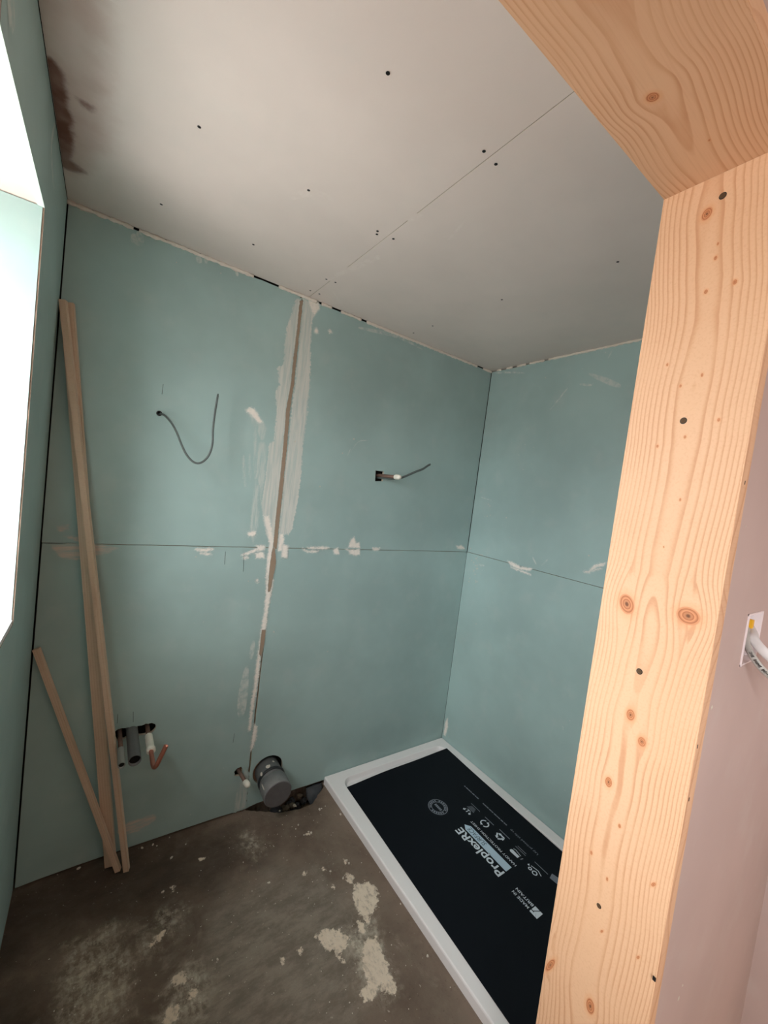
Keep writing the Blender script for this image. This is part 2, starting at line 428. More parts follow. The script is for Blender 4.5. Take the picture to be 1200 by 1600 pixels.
wall_back = slab('wall_back', [((-0.3, 0.045, -0.14), (W+0.3, 0.12, H+0.1))], M['void'], 'back wall lined with green moisture resistant plasterboard')
bm = bmesh.new(); box(bm, (0.735, 0.014, 0.0), (0.832, 0.045, H)); obj('stud', bm, M['stud'], wall_back, label='brown stud seen through the gap between the boards')
SX = 0.781
# upper and lower boards, the gap between them dark
slot = jitter([(0.251,0.495),(0.261,0.505),(0.274,0.507),(0.295,0.504),(0.32,0.501),(0.353,0.505),(0.373,0.503),(0.386,0.495),(0.388,0.479),(0.382,0.468),(0.37,0.46),(0.331,0.465),(0.298,0.466),(0.278,0.461),(0.262,0.463)], 0.006, 0.0015, 2)
cab_hole = [(a[0], a[1]) for a in [( (0.302,1.682)[0]+0.0085*math.cos(k*math.pi/8), (0.302,1.682)[1]+0.0085*math.sin(k*math.pi/8)) for k in range(16)]]
sh_hole = [(1.256,1.599),(1.306,1.6),(1.306,1.551),(1.26,1.546)]
sp_hole = jitter([(0.714,0.202),(0.726,0.215),(0.742,0.216),(0.749,0.202),(0.749,0.182),(0.739,0.173),(0.718,0.182)], 0.004, 0.001, 4)
soil_hole = [(0.868+0.070*math.cos(k*math.pi/14), 0.165+0.066*math.sin(k*math.pi/14)) for k in range(28)]
G = M['green']; EG = M['gypsum']
def vedge(z0, z1, x0, amp, seed): 
    r = random.Random(seed); n = 40
    return [(x0+r.uniform(-amp, amp), z0+(z1-z0)*i/n) for i in range(n+1)]
TOPZ = H-0.006
top_l = [(x, TOPZ-random.uniform(0, 0.003)) for x in np.linspace(SX-0.006, 0.0035, 30)]
pb1 = plate('plasterboard', 'B', vedge(1.2012, TOPZ, SX-0.0055, 0.0008, 1)+top_l[1:]+[(0.0035, 1.2012)], [cab_hole], G, wall_back, edge_mat=EG)
top_r = [(x, TOPZ-random.uniform(0, 0.003)) for x in np.linspace(W-0.002, SX+0.0045, 40)]
pb2 = plate('plasterboard', 'B', [(SX+0.004, 1.2012), (W-0.002, 1.2012)]+top_r+vedge(TOPZ-0.01, 1.2012, SX+0.0045, 0.0012, 2)[:-1], [sh_hole], G, wall_back, edge_mat=EG)
bot = [(0.003,0),(0.066,0.008),(0.174,0.011),(0.332,0.019),(0.511,0.018),(0.663,0.011),(0.774,0.014)]
bot = [(min(max(a, 0.0045), SX-0.004), max(0.002, min(b, 0.012))) for a, b in bot]
pb3 = plate('plasterboard', 'B', [(0.0045, 0.004)]+bot[1:-1]+vedge(0.006, 1.1988, SX-0.004, 0.0012, 3)+[(0.0045, 1.1988)], [slot, sp_hole], G, wall_back, edge_mat=EG)
botr = [(SX+0.003, 0.006), (0.80, 0.010), (0.83, 0.014), (0.88, 0.016), (0.95, 0.018), (1.02, 0.020), (1.10, 0.018), (1.165, 0.018), (1.2, 0.01), (W-0.0015, 0.01)]
pb4 = plate('plasterboard', 'B', botr+[(W-0.0015, 1.1988)]+vedge(1.1988, 0.006, SX+0.003, 0.001, 4)[:-1], [soil_hole], G, wall_back, edge_mat=EG)

# right wall
wall_right = slab('wall_right', [((W+0.045, Y1-0.05, -0.1), (W+0.16, 0.12, H+0.1))], M['void'], 'right shower wall lined with green plasterboard')
kt = [(y, TOPZ-random.uniform(0, 0.002)) for y in np.linspace(0.0, Y1, 30)]
plate('plasterboard', 'K', [(Y1, 1.201), (-0.0035, 1.201)]+[(-0.0035, TOPZ)]+kt[1:], [], G, wall_right, edge_mat=EG)
plate('plasterboard', 'K', [(Y1, 0.01), (-0.001, 0.01), (-0.001, 1.1988), (Y1, 1.1988)], [], G, wall_right, edge_mat=EG)

# left wall with its window opening
LT = 0.34
wall_left = slab('wall_left', [((-LT, WY1+0.0125, -0.1), (-0.0125, 0.12, H+0.1)), ((-LT, RW[1], -0.1), (-0.0125, WY0-0.0125, H+0.1)), ((-LT, HY, -0.1), (-0.0125, RW[0], H+0.1)), ((-LT, RW[0], -0.1), (-0.0125, RW[1], RW[2])), ((-LT, RW[0], RW[3]), (-0.0125, RW[1], H+0.1)),
    ((-LT, WY0-0.0125, -0.1), (-0.0125, WY1+0.0125, WZ0-0.02)), ((-LT, WY0-0.0125, WZ1+0.0125), (-0.0125, WY1+0.0125, H+0.1))], M['void'], 'left outside wall with the window opening')
we = [(WY1+0.0035+random.uniform(-0.0015, 0.0015), z) for z in np.linspace(WZ0-0.012, WZ1-0.002, 30)]
wt = [(y, WZ1-0.002+random.uniform(-0.001, 0.001)) for y in np.linspace(WY1, WY0, 24)]
JY = (-0.878,2.106)[0]-0.03
lw = plate('plasterboard', 'L', [(-0.006, 0.004), (-0.006, H-0.002), (JY, H-0.002), (JY, WZ1-0.002)]+[p for p in reversed(wt) if p[0] > JY+0.01][:]+list(reversed(we))+[(WY1, WZ0-0.012), (JY, WZ0-0.012), (JY, 0.004)], [], G, wall_left, thick=0.0125, edge_mat=M['edge_brown'])
plate('plasterboard', 'L', [(JY-0.002, 0.004), (JY-0.002, WZ0-0.012), (WY0, WZ0-0.012), (WY0, WZ1-0.002), (JY-0.002, WZ1-0.002), (JY-0.002, H-0.002), (HY, H-0.002), (HY, 0.004)], [[(RW[0], RW[2]), (RW[1], RW[2]), (RW[1], RW[3]), (RW[0], RW[3])]], M['plaster'], wall_left, edge_mat=M['bead'])

# window: reveal boards, sill, frame, glass
window = slab('window_1', [((-LT, WY0-0.0125, WZ1-0.0005), (-0.0128, WY1+0.0125, WZ1+0.0125))], M['soffit'], 'deep window opening in the left wall, soffit skimmed pink')
bm = bmesh.new(); box(bm, (-LT, WY1, WZ0-0.02), (-0.0035, WY1+0.0125, WZ1-0.003)); obj('reveal_board', bm, G, window, label='green plasterboard far reveal')
bm = bmesh.new(); box(bm, (-0.0124, WY0, WZ1-0.0045), (0.0004, WY1-0.001, WZ1-0.002)); obj('edge_strip', bm, M['edge_pale'], window, label='pale green cut edge along the soffit')
bm = bmesh.new(); box(bm, (-LT, WY0-0.0125, WZ0-0.02), (-0.0128, WY0, WZ1-0.003)); obj('reveal_board', bm, G, window)
bm = bmesh.new(); box(bm, (-LT, WY0, WZ0-0.02), (-0.001, WY1, WZ0), 0.002); obj('sill', bm, M['frame_white'], window)
bm = bmesh.new(); fx0, fx1 = -0.33, -0.26; fw = 0.055
for lo, hi in [((fx0, WY0, WZ0), (fx1, WY0+fw, WZ1)), ((fx0, WY1-fw, WZ0), (fx1, WY1, WZ1)), ((fx0, WY0+fw, WZ0), (fx1, WY1-fw, WZ0+fw)), ((fx0, WY0+fw, WZ1-fw), (fx1, WY1-fw, WZ1-0.001))]: box(bm, lo, hi, 0.003)
obj('window_frame', bm, M['frame_white'], window)
def glass():
    k = NB('window_glass'); k.t.nodes.remove(k.b)
    tr = k.n('ShaderNodeBsdfTransparent'); gl = k.n('ShaderNodeBsdfGlossy'); gl.inputs['Roughness'].default_value = 0.02
    fr = k.n('ShaderNodeFresnel'); fr.inputs[0].default_value = 1.45; mx = k.n('ShaderNodeMixShader')
    ge = k.n('ShaderNodeNewGeometry'); fac = k.math('MULTIPLY', fr.outputs[0], k.math('SUBTRACT', 1.0, ge.outputs['Backfacing']))
    k.t.links.new(fac, mx.inputs[0]); k.t.links.new(tr.outputs[0], mx.inputs[1]); k.t.links.new(gl.outputs[0], mx.inputs[2]); k.t.links.new(mx.outputs[0], k.out.inputs[0]); return k.m
M['glass'] = glass()
bm = bmesh.new(); box(bm, (-0.30, WY0+fw, WZ0+fw), (-0.296, WY1-fw, WZ1-fw)); obj('window_pane', bm, M['glass'], window)

# ceiling: two boards in the shower room, one board over the hall
ceiling = slab('ceiling', [((-0.3, HY-0.1, H+0.0125), (2.2, 0.12, H+0.1))], M['void'], 'ceiling of bare grey plasterboard with a fine board joint')
CX = 0.812
c1 = plate('plasterboard', 'C', [(0.001, -0.001), (CX-0.0008, -0.001), (CX-0.0008, Y1), (0.001, Y1)], [], M['grey_board'], ceiling, edge_mat=EG)
c2 = plate('plasterboard', 'C', [(CX+0.0008, -0.001), (W+0.04, -0.001), (W+0.04, Y1), (CX+0.0008, Y1)], [], M['grey_board'], ceiling, edge_mat=EG)
plate('plasterboard', 'C', [(0.001, Y2), (1.758, Y2), (1.758, HY), (0.001, HY)], [], M['hall_paint'], ceiling)

# partition between hall and shower room
bxx0, bxx1, bxz0, bxz1 = 1.130, 1.228, 1.268, 1.366   # socket box opening
PT = 0.0125
front = slab('wall_front', [((JX+0.032, Y1-0.0, 0.0), (bxx0, -1.487, H)), ((bxx1, Y1, 0.0), (W+0.05, -1.487, H)), ((bxx0, Y1, 0.0), (bxx1, -1.487, bxz0)), ((bxx0, Y1, bxz1), (bxx1, -1.487, H)), ((bxx0, Y1, bxz0), (bxx1, -1.487+0.035, bxz1)), ((0.0, Y1, HEAD+0.032), (JX+0.032, -1.487, H)), ((W+0.05, Y1-0.02, 0.0), (W+0.16, -1.487, H))], M['plaster'], 'partition wall skimmed in pinkish brown plaster')
cut = bmesh.new()

# rear hall
bm = bmesh.new(); box(bm, (0.0, HY, 0.0), (1.76, Y2-0.02, 0.018)); obj('hall_bounce_floor', bm, M['chipboard'], kind='structure', label='unseen pale chipboard hall floor, added to bounce light onto the lining head')  # pale layer added out of view to bounce light up to the head
slab('wall_rear', [((-0.3, HY-0.12, -0.1), (2.2, HY, H))], M['hall_paint'], 'hall wall behind the camera')
slab('wall_hall', [((1.76, HY, -0.1), (1.86, -1.487, H))], M['plaster'], 'hall side wall')

# ------------------------------------------------------------------ door lining of planed pine
def wood_face(us, vs, phf, knf, f):
    UU, VV = np.meshgrid(us, vs); nu, nv = len(us), len(vs)
    V = [f(a, b) for a, b in zip(UU.ravel(), VV.ravel())]
    F = [(j*nu+i, j*nu+i+1, (j+1)*nu+i+1, (j+1)*nu+i) for j in range(nv-1) for i in range(nu-1)]
    return V, F, phf(UU.ravel(), VV.ravel()), knf(UU.ravel(), VV.ravel())
def knotfield(knots):
    # knots: (u, v, ru, rv, tilt, warp)
    def kn(U, V):
        best = np.full(U.shape, 9.0)
        for (a, b, ru, rv, th, w) in knots:
            c, s = math.cos(th), math.sin(th); du = U-a; dv = V-b
            x = (du*c+dv*s)/ru; y = (-du*s+dv*c)/rv
            best = np.minimum(best, np.hypot(x, y))
        return best
    def warp(U, V):
        U2 = U.copy()
        for (a, b, ru, rv, th, w) in knots:
            if w <= 0: continue
            du = U-a; dv = V-b; Lv = rv*3.2; R = ru*1.25*w*np.exp(-(dv/Lv)**2)
            sh = R*np.exp(-np.abs(du)/(ru*4.0))
            U2 = U2-np.tanh(du/(0.25*ru+1e-6))*np.minimum(np.abs(du), sh)
        return U2
    return kn, warp
def wood_mesh(name, faces, mat, parent, label=None):
    V = []; F = []; P = []; K = []
    for (v, f, p, k) in faces:
        b = len(V); V += v; F += [tuple(i+b for i in q) for q in f]; P += list(p); K += list(k)
    me = bpy.data.meshes.new(name); me.from_pydata(V, [], F); me.update()
    a = me.attributes.new('ph', 'FLOAT', 'POINT'); a.data.foreach_set('value', np.array(P, dtype=np.float32))
    a = me.attributes.new('kn', 'FLOAT', 'POINT'); a.data.foreach_set('value', np.array(K, dtype=np.float32))
    bm = bmesh.new(); bm.from_mesh(me); bmesh.ops.remove_doubles(bm, verts=bm.verts, dist=1e-5); bmesh.ops.recalc_face_normals(bm, faces=bm.faces); bm.to_mesh(me); bm.free()
    return link(name, me, mat, parent, None, label)
def wood_board(name, u0, u1, v0, v1, T, pos, phf, kn, warp, mat, parent, gu=0.003, gv=0.005, label=None, ch=0.0012):
    "board whose show face spans (u, v) and is T thick; pos(u, v, depth) -> world"
    ph = lambda U, V: phf(warp(U, V), V)
    us = np.linspace(u0+ch, u1-ch, int((u1-u0)/gu)+1); vs = np.linspace(v0, v1, int((v1-v0)/gv)+1)
    fs = [wood_face(us, vs, ph, kn, lambda a, b: pos(a, b, 0))]
    for (ue, ui) in ((u0, u0+ch), (u1, u1-ch)):
        dd = np.array([0, 0.35, 1.0])*ch
        # small rounded arris, then the edge face
        prof = [(ui, 0), (ui+(ue-ui)*0.65, ch*0.35), (ue, ch)]+[(ue, ch+(T-ch)*t) for t in (0.33, 0.66, 1.0)]
        idx = np.arange(len(prof), dtype=float)
        def pp(I, V, ue=ue): return phf(warp(np.full(I.shape, ue), V), V)+I*0.35
        def kk(I, V, ue=ue): return kn(np.full(I.shape, ue), V)+I*0.15
        fs.append(wood_face(idx, vs, pp, kk, lambda a, b, prof=prof: pos(prof[int(a)][0], b, prof[int(a)][1])))
    fs.append(wood_face(np.array([u0, u1]), np.array([v0, v1]), ph, lambda U, V: U*0+9, lambda a, b: pos(a, b, T)))
    for ve in (v0, v1):
        fs.append(wood_face(np.array([u0+ch, u1-ch]), np.array([0, T]), lambda U, V: U*120+V*90, lambda U, V: U*0+9, lambda a, b, ve=ve: pos(a, ve, b)))
    return wood_mesh(name, fs, mat, parent, label)

door = slab('door_1', [((JX+0.028, Y1-0.02, 0.0), (JX+0.034, Y2+0.01, HEAD+0.0))], M['void'], 'planed pine door lining of head and jambs framing the shower room')
def J(x, y): return (x, y)
def kj(p, r1, r2=None, th=0.0, w=1.0): return (p[0], p[1], r1/1000, (r2 or r1)/1000, th, w)
jk = [kj((-1.384,2.04), 8, 11, 0.2, 0.8), kj((-1.401,1.905), 3, 4, 0, 0.3), kj((-1.439,1.908), 3.2, 4.5, 0, .5), kj((-1.407,1.958), 2.5, 4, 0, .2), kj((-1.407,1.981), 1.6, 3, 0, .2),
      kj((-1.36,1.791), 2, 3, 0, .6), kj((-1.415,1.764), 2, 3.4, 0, .6), kj((-1.386,1.75), 2, 3, 0, .4), kj((-1.448,1.687), 2.2, 3.2, 0, .5),
      kj((-1.405,1.661), 2.2, 3, 0, 0), kj((-1.365,1.646), 2.2, 3, 0, .5), kj((-1.413,1.554), 1.8, 3, 0, .3), kj((-1.4,1.47), 1.4, 2, 0, .1),
      kj((-1.356,1.355), 13.5, 19, -0.35, 0.75), kj((-1.451,1.364), 17.5, 15, 0.1, 0.75), kj((-1.391,1.162), 7.5, 11, 0, 0.9), kj((-1.415,1.126), 7, 9, 0, .9),
      kj((-1.373,1.023), 6.5, 10, 0, .9), kj((-1.402,0.96), 2.6, 4, 0, .5), kj((-1.363,0.876), 2.4, 4, 0, .5), kj((-1.396,0.853), 2, 4, 0, .4),
      kj((-1.465,0.906), 2.4, 6, .5, .4), kj((-1.401,0.756), 1.8, 5, .5, .2), kj((-1.461,0.77), 1.8, 5, .4, .2), kj((-1.321,0.601), 5, 22, .35, .8), kj((-1.402,0.609), 8, 15, 0, 1.0)]
kn, warp = knotfield(jk)
cz = [(-1.384,2.076), (-1.401,1.905), (-1.411,1.653), (-1.403,1.442), (-1.393,1.254), (-1.387,1.06), (-1.392,0.816), (-1.383,0.654), (-1.389,0.557)]
cv = np.array([c[1] for c in cz][::-1]); cu = np.array([c[0] for c in cz][::-1])
dz = np.array([0.0, 0.20, 0.33, 0.42, 0.475, 0.60, 0.80, 1.05, 1.20, 1.335, 1.42, 1.60, 1.75, 1.86, 1.93, 2.1])
dd = np.array([.02, 0.025, 0.012, 0.028, 0.031, 0.019, 0.018, 0.017, 0.018, 0.008, 0.026, 0.024, 0.018, 0.026, 0.024, 0.028])
def jph(U, V):
    c = np.interp(V, cv, cu); d = np.interp(V, dz, dd)
    c = c+0.004*np.sin(V*9.0)+0.002*np.sin(V*23)
    r = np.sqrt((U-c)**2+d**2); return 40*r+760*r*r+1.0
jamb = wood_board('jamb', Y2, Y1, 0.0, HEAD-0.0004, 0.030, lambda a, b, t: (JX+t, a, b), jph, kn, warp, M['pine'], door, 0.0016, 0.0026)
# head
hkp = (0.744,-1.377)
hk = [(hkp[0], hkp[1], 0.0095, 0.0075, 0.5, 1.6), ((0.874,-1.404)[0], (0.874,-1.404)[1], 0.0025, 0.0018, 0, 0.2), ((0.561,-1.399)[0], (0.561,-1.399)[1], 0.018, 0.016, 0, 1.0)]
# for the head board: u runs across (y), v runs along (x)
hk2 = [(b, a, rv, ru, th, w) for (a, b, ru, rv, th, w) in hk]
knh, warph = knotfield(hk2)
hc = [(0.567,-1.389), (0.655,-1.387), (0.791,-1.384), (0.941,-1.381)]
hv = np.array([c[0] for c in hc]); hu = np.array([c[1] for c in hc])
def hph(U, V):
    c = np.interp(V, hv, hu)+0.003*np.sin(V*30); d = np.interp(V, [0.0, 0.5, 0.62, hkp[0]-0.01, hkp[0]+0.03, 0.95], [0.022, 0.020, 0.019, 0.014, 0.018, 0.026])
    r = np.sqrt((U-c)**2+d**2); return 40*r+820*r*r+0.6
head = wood_board('head', Y2, Y1, 0.0, JX+0.03, 0.030, lambda a, b, t: (b, a, HEAD+t), hph, knh, warph, M['pine'], door, 0.0025, 0.003)
kn0, warp0 = knotfield([(-1.40, 1.2, 0.008, 0.011, 0, 1.0), (-1.37, 0.5, 0.006, 0.01, 0, 1.0)])
wood_board('jamb', Y2, Y1, 0.0, HEAD-0.0004, 0.022, lambda a, b, t: (0.0225-t, a, b), jph, kn0, warp0, M['pine'], door, 0.006, 0.02)
# countersunk screws in the jamb
def screw(plane, p, r, parent, mat=None):
    bm = bmesh.new(); f = PLN[plane]; n = 14
    prof = [(1.0, 0.0007), (0.86, 0.0009), (0.62, 0.0007), (0.3, 0.0006)]
    rings = [[bm.verts.new(f(p[0]+r*q*math.cos(2*math.pi*k/n), p[1]+r*q*math.sin(2*math.pi*k/n), d)) for k in range(n)] for q, d in prof]
    for i in range(len(prof)-1):
        for k in range(n): bm.faces.new((rings[i][k], rings[i][(k+1) % n], rings[i+1][(k+1) % n], rings[i+1][k]))
    bm.faces.new(rings[-1])
    s = r*0.5
    for a in (0.4, 0.4+math.pi/2):
        c, sn = math.cos(a), math.sin(a); w = r*0.12
        q = [(c*s-sn*w, sn*s+c*w), (-c*s-sn*w, -sn*s+c*w), (-c*s+sn*w, -sn*s-c*w), (c*s+sn*w, sn*s-c*w)]
        bm.faces.new([bm.verts.new(f(p[0]+x, p[1]+y, 0.0010)) for x, y in q])
    return obj('screw', bm, mat or M['screw'], parent)
brass = plain('brown_screw', (84, 62, 38), 0.8, 0.0)
for p, r in (((-1.403,2.06), .0054), ((-1.399,1.689), .0054), ((-1.394,1.244), .0052), ((-1.39,0.795), .0042)):
    bm = bmesh.new(); f = PLN['J']; bm.faces.new([bm.verts.new(f(p[0]+r*math.cos(k*math.pi/8), p[1]+r*1.05*math.sin(k*math.pi/8), 0.0003)) for k in range(16)])
    s0 = screw('J', p, r*0.82, jamb, brass); s0.location = (0, 0, 0)
    obj('hole_shade_disc', bm, M['screw'], jamb)  # flat black disc painted for the shade of the countersink

# ------------------------------------------------------------------ marks on the boards
sc1 = [(0.275,-0.598),(0.548,-0.594),(0.237,-0.21),(0.513,-0.215),(0.776,-0.587),(0.783,-0.573),(0.533,-0.988),(0.791,-0.994),(0.796,-0.201),(0.791,-0.064),(0.83,-0.068)]
sc2 = [(0.837,-0.989),(0.832,-0.592),(0.832,-0.207),(1.342,-0.595),(1.379,-1.003),(1.335,-0.205),(1.331,-0.069)]
for p in sc1: screw('C', p, 0.0042, c1)
for p in sc2: screw('C', p, 0.0042, c2)
c_l = [(0.001, 0.0), (0.001, -1.0)]
def stain_mat():
    k = NB('stained_ceiling_board'); c = board_color(k, CEIL, 0.05, 0.15)
    n = k.math('SUBTRACT', k.noise(11, 5, 0.65), 0.5); n2 = k.noise(7, 4)
    p = k.rng(k.math('ADD', k.attr('pink'), k.math('MULTIPLY', n, 0.06)), -0.035, 0.03, 0.0, 0.75)
    c = k.mix(k.math('MULTIPLY', p, k.rng(n2, 0.3, 0.65, 0.6, 1.0)), c, lin(188, 160, 148))
    b = k.rng(k.math('ADD', k.attr('brown'), k.math('MULTIPLY', n, 0.05)), -0.008, 0.010)
    c = k.mix(k.math('MULTIPLY', b, k.rng(n2, 0.35, 0.6, 0.72, 0.97)), c, k.mix(n2, lin(132, 92, 78), lin(104, 66, 50)))
    return k.fin(c, 0.85, spec=0.25)
skin('damp_stain', 'C', (0.0015, min(p[1] for p in [(0.003,-0.676),(0.026,-0.766)])), (0.42, -0.02), {
    'pink': [[(0.0, -1.2)]+[(0.085,-0.816),(0.095,-0.68),(0.101,-0.574),(0.098,-0.343),(0.047,-0.218),(0.02,-0.167)]+[(0.0, -0.18)]],
    'brown': [[(-0.03, (0.006,-0.575)[1])]+[(0.012,-0.559),(0.025,-0.537),(0.033,-0.495),(0.035,-0.447),(0.037,-0.396),(0.034,-0.334),(0.025,-0.26),(0.023,-0.224),(0.041,-0.206),(0.05,-0.196),(0.02,-0.174)]+[(-0.03, (0.003,-0.176)[1])], [(0.039,-0.487),(0.05,-0.49),(0.069,-0.488),(0.082,-0.481),(0.068,-0.461),(0.047,-0.458)]]}, stain_mat(), c1, 0.007, label='brown damp stain in a pinkish skim')
patches('scuff', 'C', [stroke([(0.796,-0.173),(0.834,-0.377),(0.86,-0.5)], .02, .03), stroke([(0.817,-0.693),(0.82,-0.723),(0.827,-0.738)], .02, .01), stroke([(0.518,-0.521),(0.561,-0.597),(0.613,-0.609)], .03, .02), stroke([(0.859,-0.133),(0.953,-0.048)], .012), stroke([(0.953,-0.709),(0.921,-0.818)], .008)], M['scuff_pale'], c1, g=0.005)
# fine joint shadow is real: boards stand 1.6 mm apart

# jointing at the head of the walls: a lumpy bead with gaps in it
def bead(name, pts, gaps, r, parent, seed):
    rnd = random.Random(seed); bm = bmesh.new(); a = Vector(pts[0]); b = Vector(pts[1]); L = (b-a).length; n = int(L/0.008); run = []
    def flush():
        if len(run) > 2: tube(bm, [q for q, _ in run], [w for _, w in run], 8)
        run.clear()
    for i in range(n+1):
        t = i/n
        if any(g0 <= t <= g1 for g0, g1 in gaps): flush(); continue
        rr = r*rnd.uniform(0.55, 1.1); run.append((a.lerp(b, t)+Vector((0, 0, rnd.uniform(-0.0014, 0.0006))), rr))
    flush(); return obj(name, bm, M['bead'], parent, smooth=True)
bx = lambda p: p[0]/W
bead('filler_bead', ((0.0, -0.0015, H-0.005), (W, -0.0015, H-0.005)), [(bx((0.153,2.276)), bx((0.158,2.277))), (bx((0.182,2.277)), bx((0.189,2.278))), (bx((0.582,2.281)), bx((0.675,2.288))), (bx((0.854,2.27)), bx((0.869,2.27))), (bx((0.924,2.284)), bx((0.969,2.278))), (bx((1.081,2.276)), bx((1.102,2.274))), (bx((1.852,2.283)), bx((1.906,2.283)))], 0.0078, wall_back, 5)
bead('filler_bead', ((W-0.0005, 0, H-0.0035), (W-0.0005, Y1, H-0.0035)), [(0.01, 0.03), (0.06, 0.085), (0.12, 0.14), (0.185, 0.2), (0.27, 0.285)], 0.0066, wall_right, 6)
patches('filler_smear', 'B', [[(0.02,2.279),(0.033,2.289),(0.043,2.282),(0.04,2.269),(0.031,2.269)], jitter([(0.004,2.283),(0.026,2.29),(0.056,2.285),(0.073,2.279),(0.067,2.27),(0.037,2.272),(0.008,2.273)], .01, .002, 1)], M['fill_w'], pb1)

# the taped and skimmed joint
patches('filler_smear', 'B', [[(0.76,2.252),(0.778,2.264),(0.781,2.068),(0.786,1.854),(0.787,1.58),(0.789,1.358),(0.788,1.217),(0.768,1.216),(0.741,1.254),(0.714,1.352),(0.689,1.432),(0.693,1.491),(0.696,1.567),(0.71,1.639),(0.73,1.658),(0.726,1.787),(0.713,1.858),(0.728,1.894),(0.71,1.958),(0.733,1.975),(0.731,2.132),(0.748,2.185),(0.749,2.222)]], M['fill_v'], pb1, margin=0.006)
patches('filler_smear', 'B', [[(0.789,2.268),(0.807,2.264),(0.834,2.285),(0.854,2.27),(0.852,2.237),(0.839,2.195),(0.843,2.114),(0.861,1.927),(0.865,1.789),(0.861,1.647),(0.869,1.507),(0.865,1.392),(0.856,1.288),(0.841,1.258),(0.809,1.263),(0.805,1.194),(0.792,1.2),(0.793,1.324),(0.792,1.581),(0.792,1.882),(0.792,2.099)]], M['fill_v'], pb2, margin=0.006)
patches('filler_smear', 'B', [[(0.602,1.76),(0.621,1.774),(0.643,1.764),(0.655,1.745),(0.679,1.724),(0.692,1.705),(0.69,1.673),(0.682,1.645),(0.657,1.678),(0.638,1.705),(0.625,1.734),(0.609,1.741)], [(0.667,1.637),(0.687,1.646),(0.706,1.622),(0.707,1.515),(0.702,1.406),(0.687,1.35),(0.679,1.323),(0.67,1.457),(0.664,1.563)], [(0.668,1.376),(0.673,1.484),(0.686,1.458),(0.703,1.297),(0.69,1.214),(0.669,1.268)], stroke([(0.611,1.576),(0.631,1.452)], .008), stroke([(0.636,1.585),(0.648,1.486)], .006), stroke([(0.644,1.73),(0.664,1.509)], .01)], M['fill_thin'], pb1)
patches('filler_smear', 'B', [[(0.6,1.757),(0.616,1.773),(0.637,1.768),(0.655,1.745),(0.674,1.723),(0.658,1.715),(0.635,1.736),(0.619,1.746)], [(0.721,1.336),(0.743,1.338),(0.785,1.217),(0.786,1.075),(0.776,0.99),(0.762,1.033),(0.757,1.16),(0.759,1.216)], blob((0.928,2.174), .008, 3)], M['fill_w'], pb1)
patches('filler_smear', 'B', [blob((0.928,2.174), .009, 3), blob((0.862,2.156), .012, 4), [(0.81,2.265),(0.853,2.281),(0.868,2.253),(0.848,2.219),(0.829,2.229)], [(0.8,1.262),(0.82,1.263),(0.823,1.189),(0.8,1.183)], [(0.826,1.212),(0.844,1.212),(0.848,1.155),(0.83,1.155)]], M['fill_w'], pb2)
# brown adhesive showing in the seam
patches('adhesive_line', 'B', [jitter([(0.774,2.252),(0.788,2.257),(0.788,2.137),(0.788,2.017),(0.789,1.909),(0.784,1.799),(0.789,1.636),(0.791,1.47),(0.792,1.302),(0.793,1.194),(0.776,1.194),(0.774,1.315),(0.774,1.468),(0.772,1.633),(0.767,1.796),(0.775,1.905),(0.774,2.013),(0.776,2.134)], .012, .0009, 5), jitter([(0.775,1.205),(0.787,1.194),(0.797,1.132),(0.792,1.075),(0.785,1.006),(0.774,1.004),(0.772,1.075),(0.771,1.132)], .01, .001, 6)], M['adhesive'], pb1, g=0.002, lift=0.0012)
patches('adhesive_line', 'B', [[(0.767,0.836),(0.784,0.834),(0.785,0.773),(0.777,0.713),(0.767,0.726),(0.766,0.79)]], M['adhesive'], pb3, g=0.0025, d=0.002, lift=0.0012)
patches('filler_smear', 'B', [[(0.766,1.075),(0.794,1.06),(0.79,0.989),(0.785,0.903),(0.785,0.831),(0.774,0.716),(0.777,0.614),(0.77,0.513),(0.767,0.381),(0.756,0.378),(0.755,0.501),(0.759,0.617),(0.76,0.718),(0.764,0.833),(0.768,0.933)], [(0.779,0.408),(0.795,0.386),(0.797,0.344),(0.788,0.293),(0.775,0.278),(0.774,0.32),(0.778,0.364)]], M['fill_w'], pb3, d=0.0012)
patches('filler_smear', 'B', [[(0.744,0.151),(0.766,0.203),(0.778,0.17),(0.78,0.012),(0.733,0.011),(0.735,0.094)]], M['fill_thin'], pb3, margin=0.01)
# smears along the level joint
patches('filler_smear', 'B', [[(0.028,1.193),(0.078,1.198),(0.121,1.199),(0.167,1.196),(0.214,1.186),(0.187,1.169),(0.133,1.159),(0.099,1.144),(0.056,1.15),(0.039,1.171)], [(0.059,1.224),(0.102,1.225),(0.143,1.218),(0.094,1.207)], [(0.037,1.257),(0.067,1.263),(0.071,1.246),(0.048,1.24)]], M['fill_h'], pb3, margin=0.012)
patches('filler_smear', 'B', [stroke([(0.464,1.188),(0.497,1.184),(0.534,1.189)], .012), stroke([(0.488,1.173),(0.527,1.168)], .008), stroke([(0.643,1.164),(0.694,1.184),(0.741,1.207)], .012, .016), [(0.702,1.209),(0.738,1.21),(0.74,1.188),(0.71,1.184)], [(0.7,1.176),(0.738,1.182),(0.744,1.154),(0.708,1.154)], stroke([(0.654,1.154),(0.675,1.157)], .010), [(0.659,1.262),(0.695,1.269),(0.697,1.25),(0.666,1.246)], blob((0.724,1.054), .007, 8), blob((0.723,1.059), .006, 9)], M['fill_w'], pb3, d=0.0014)
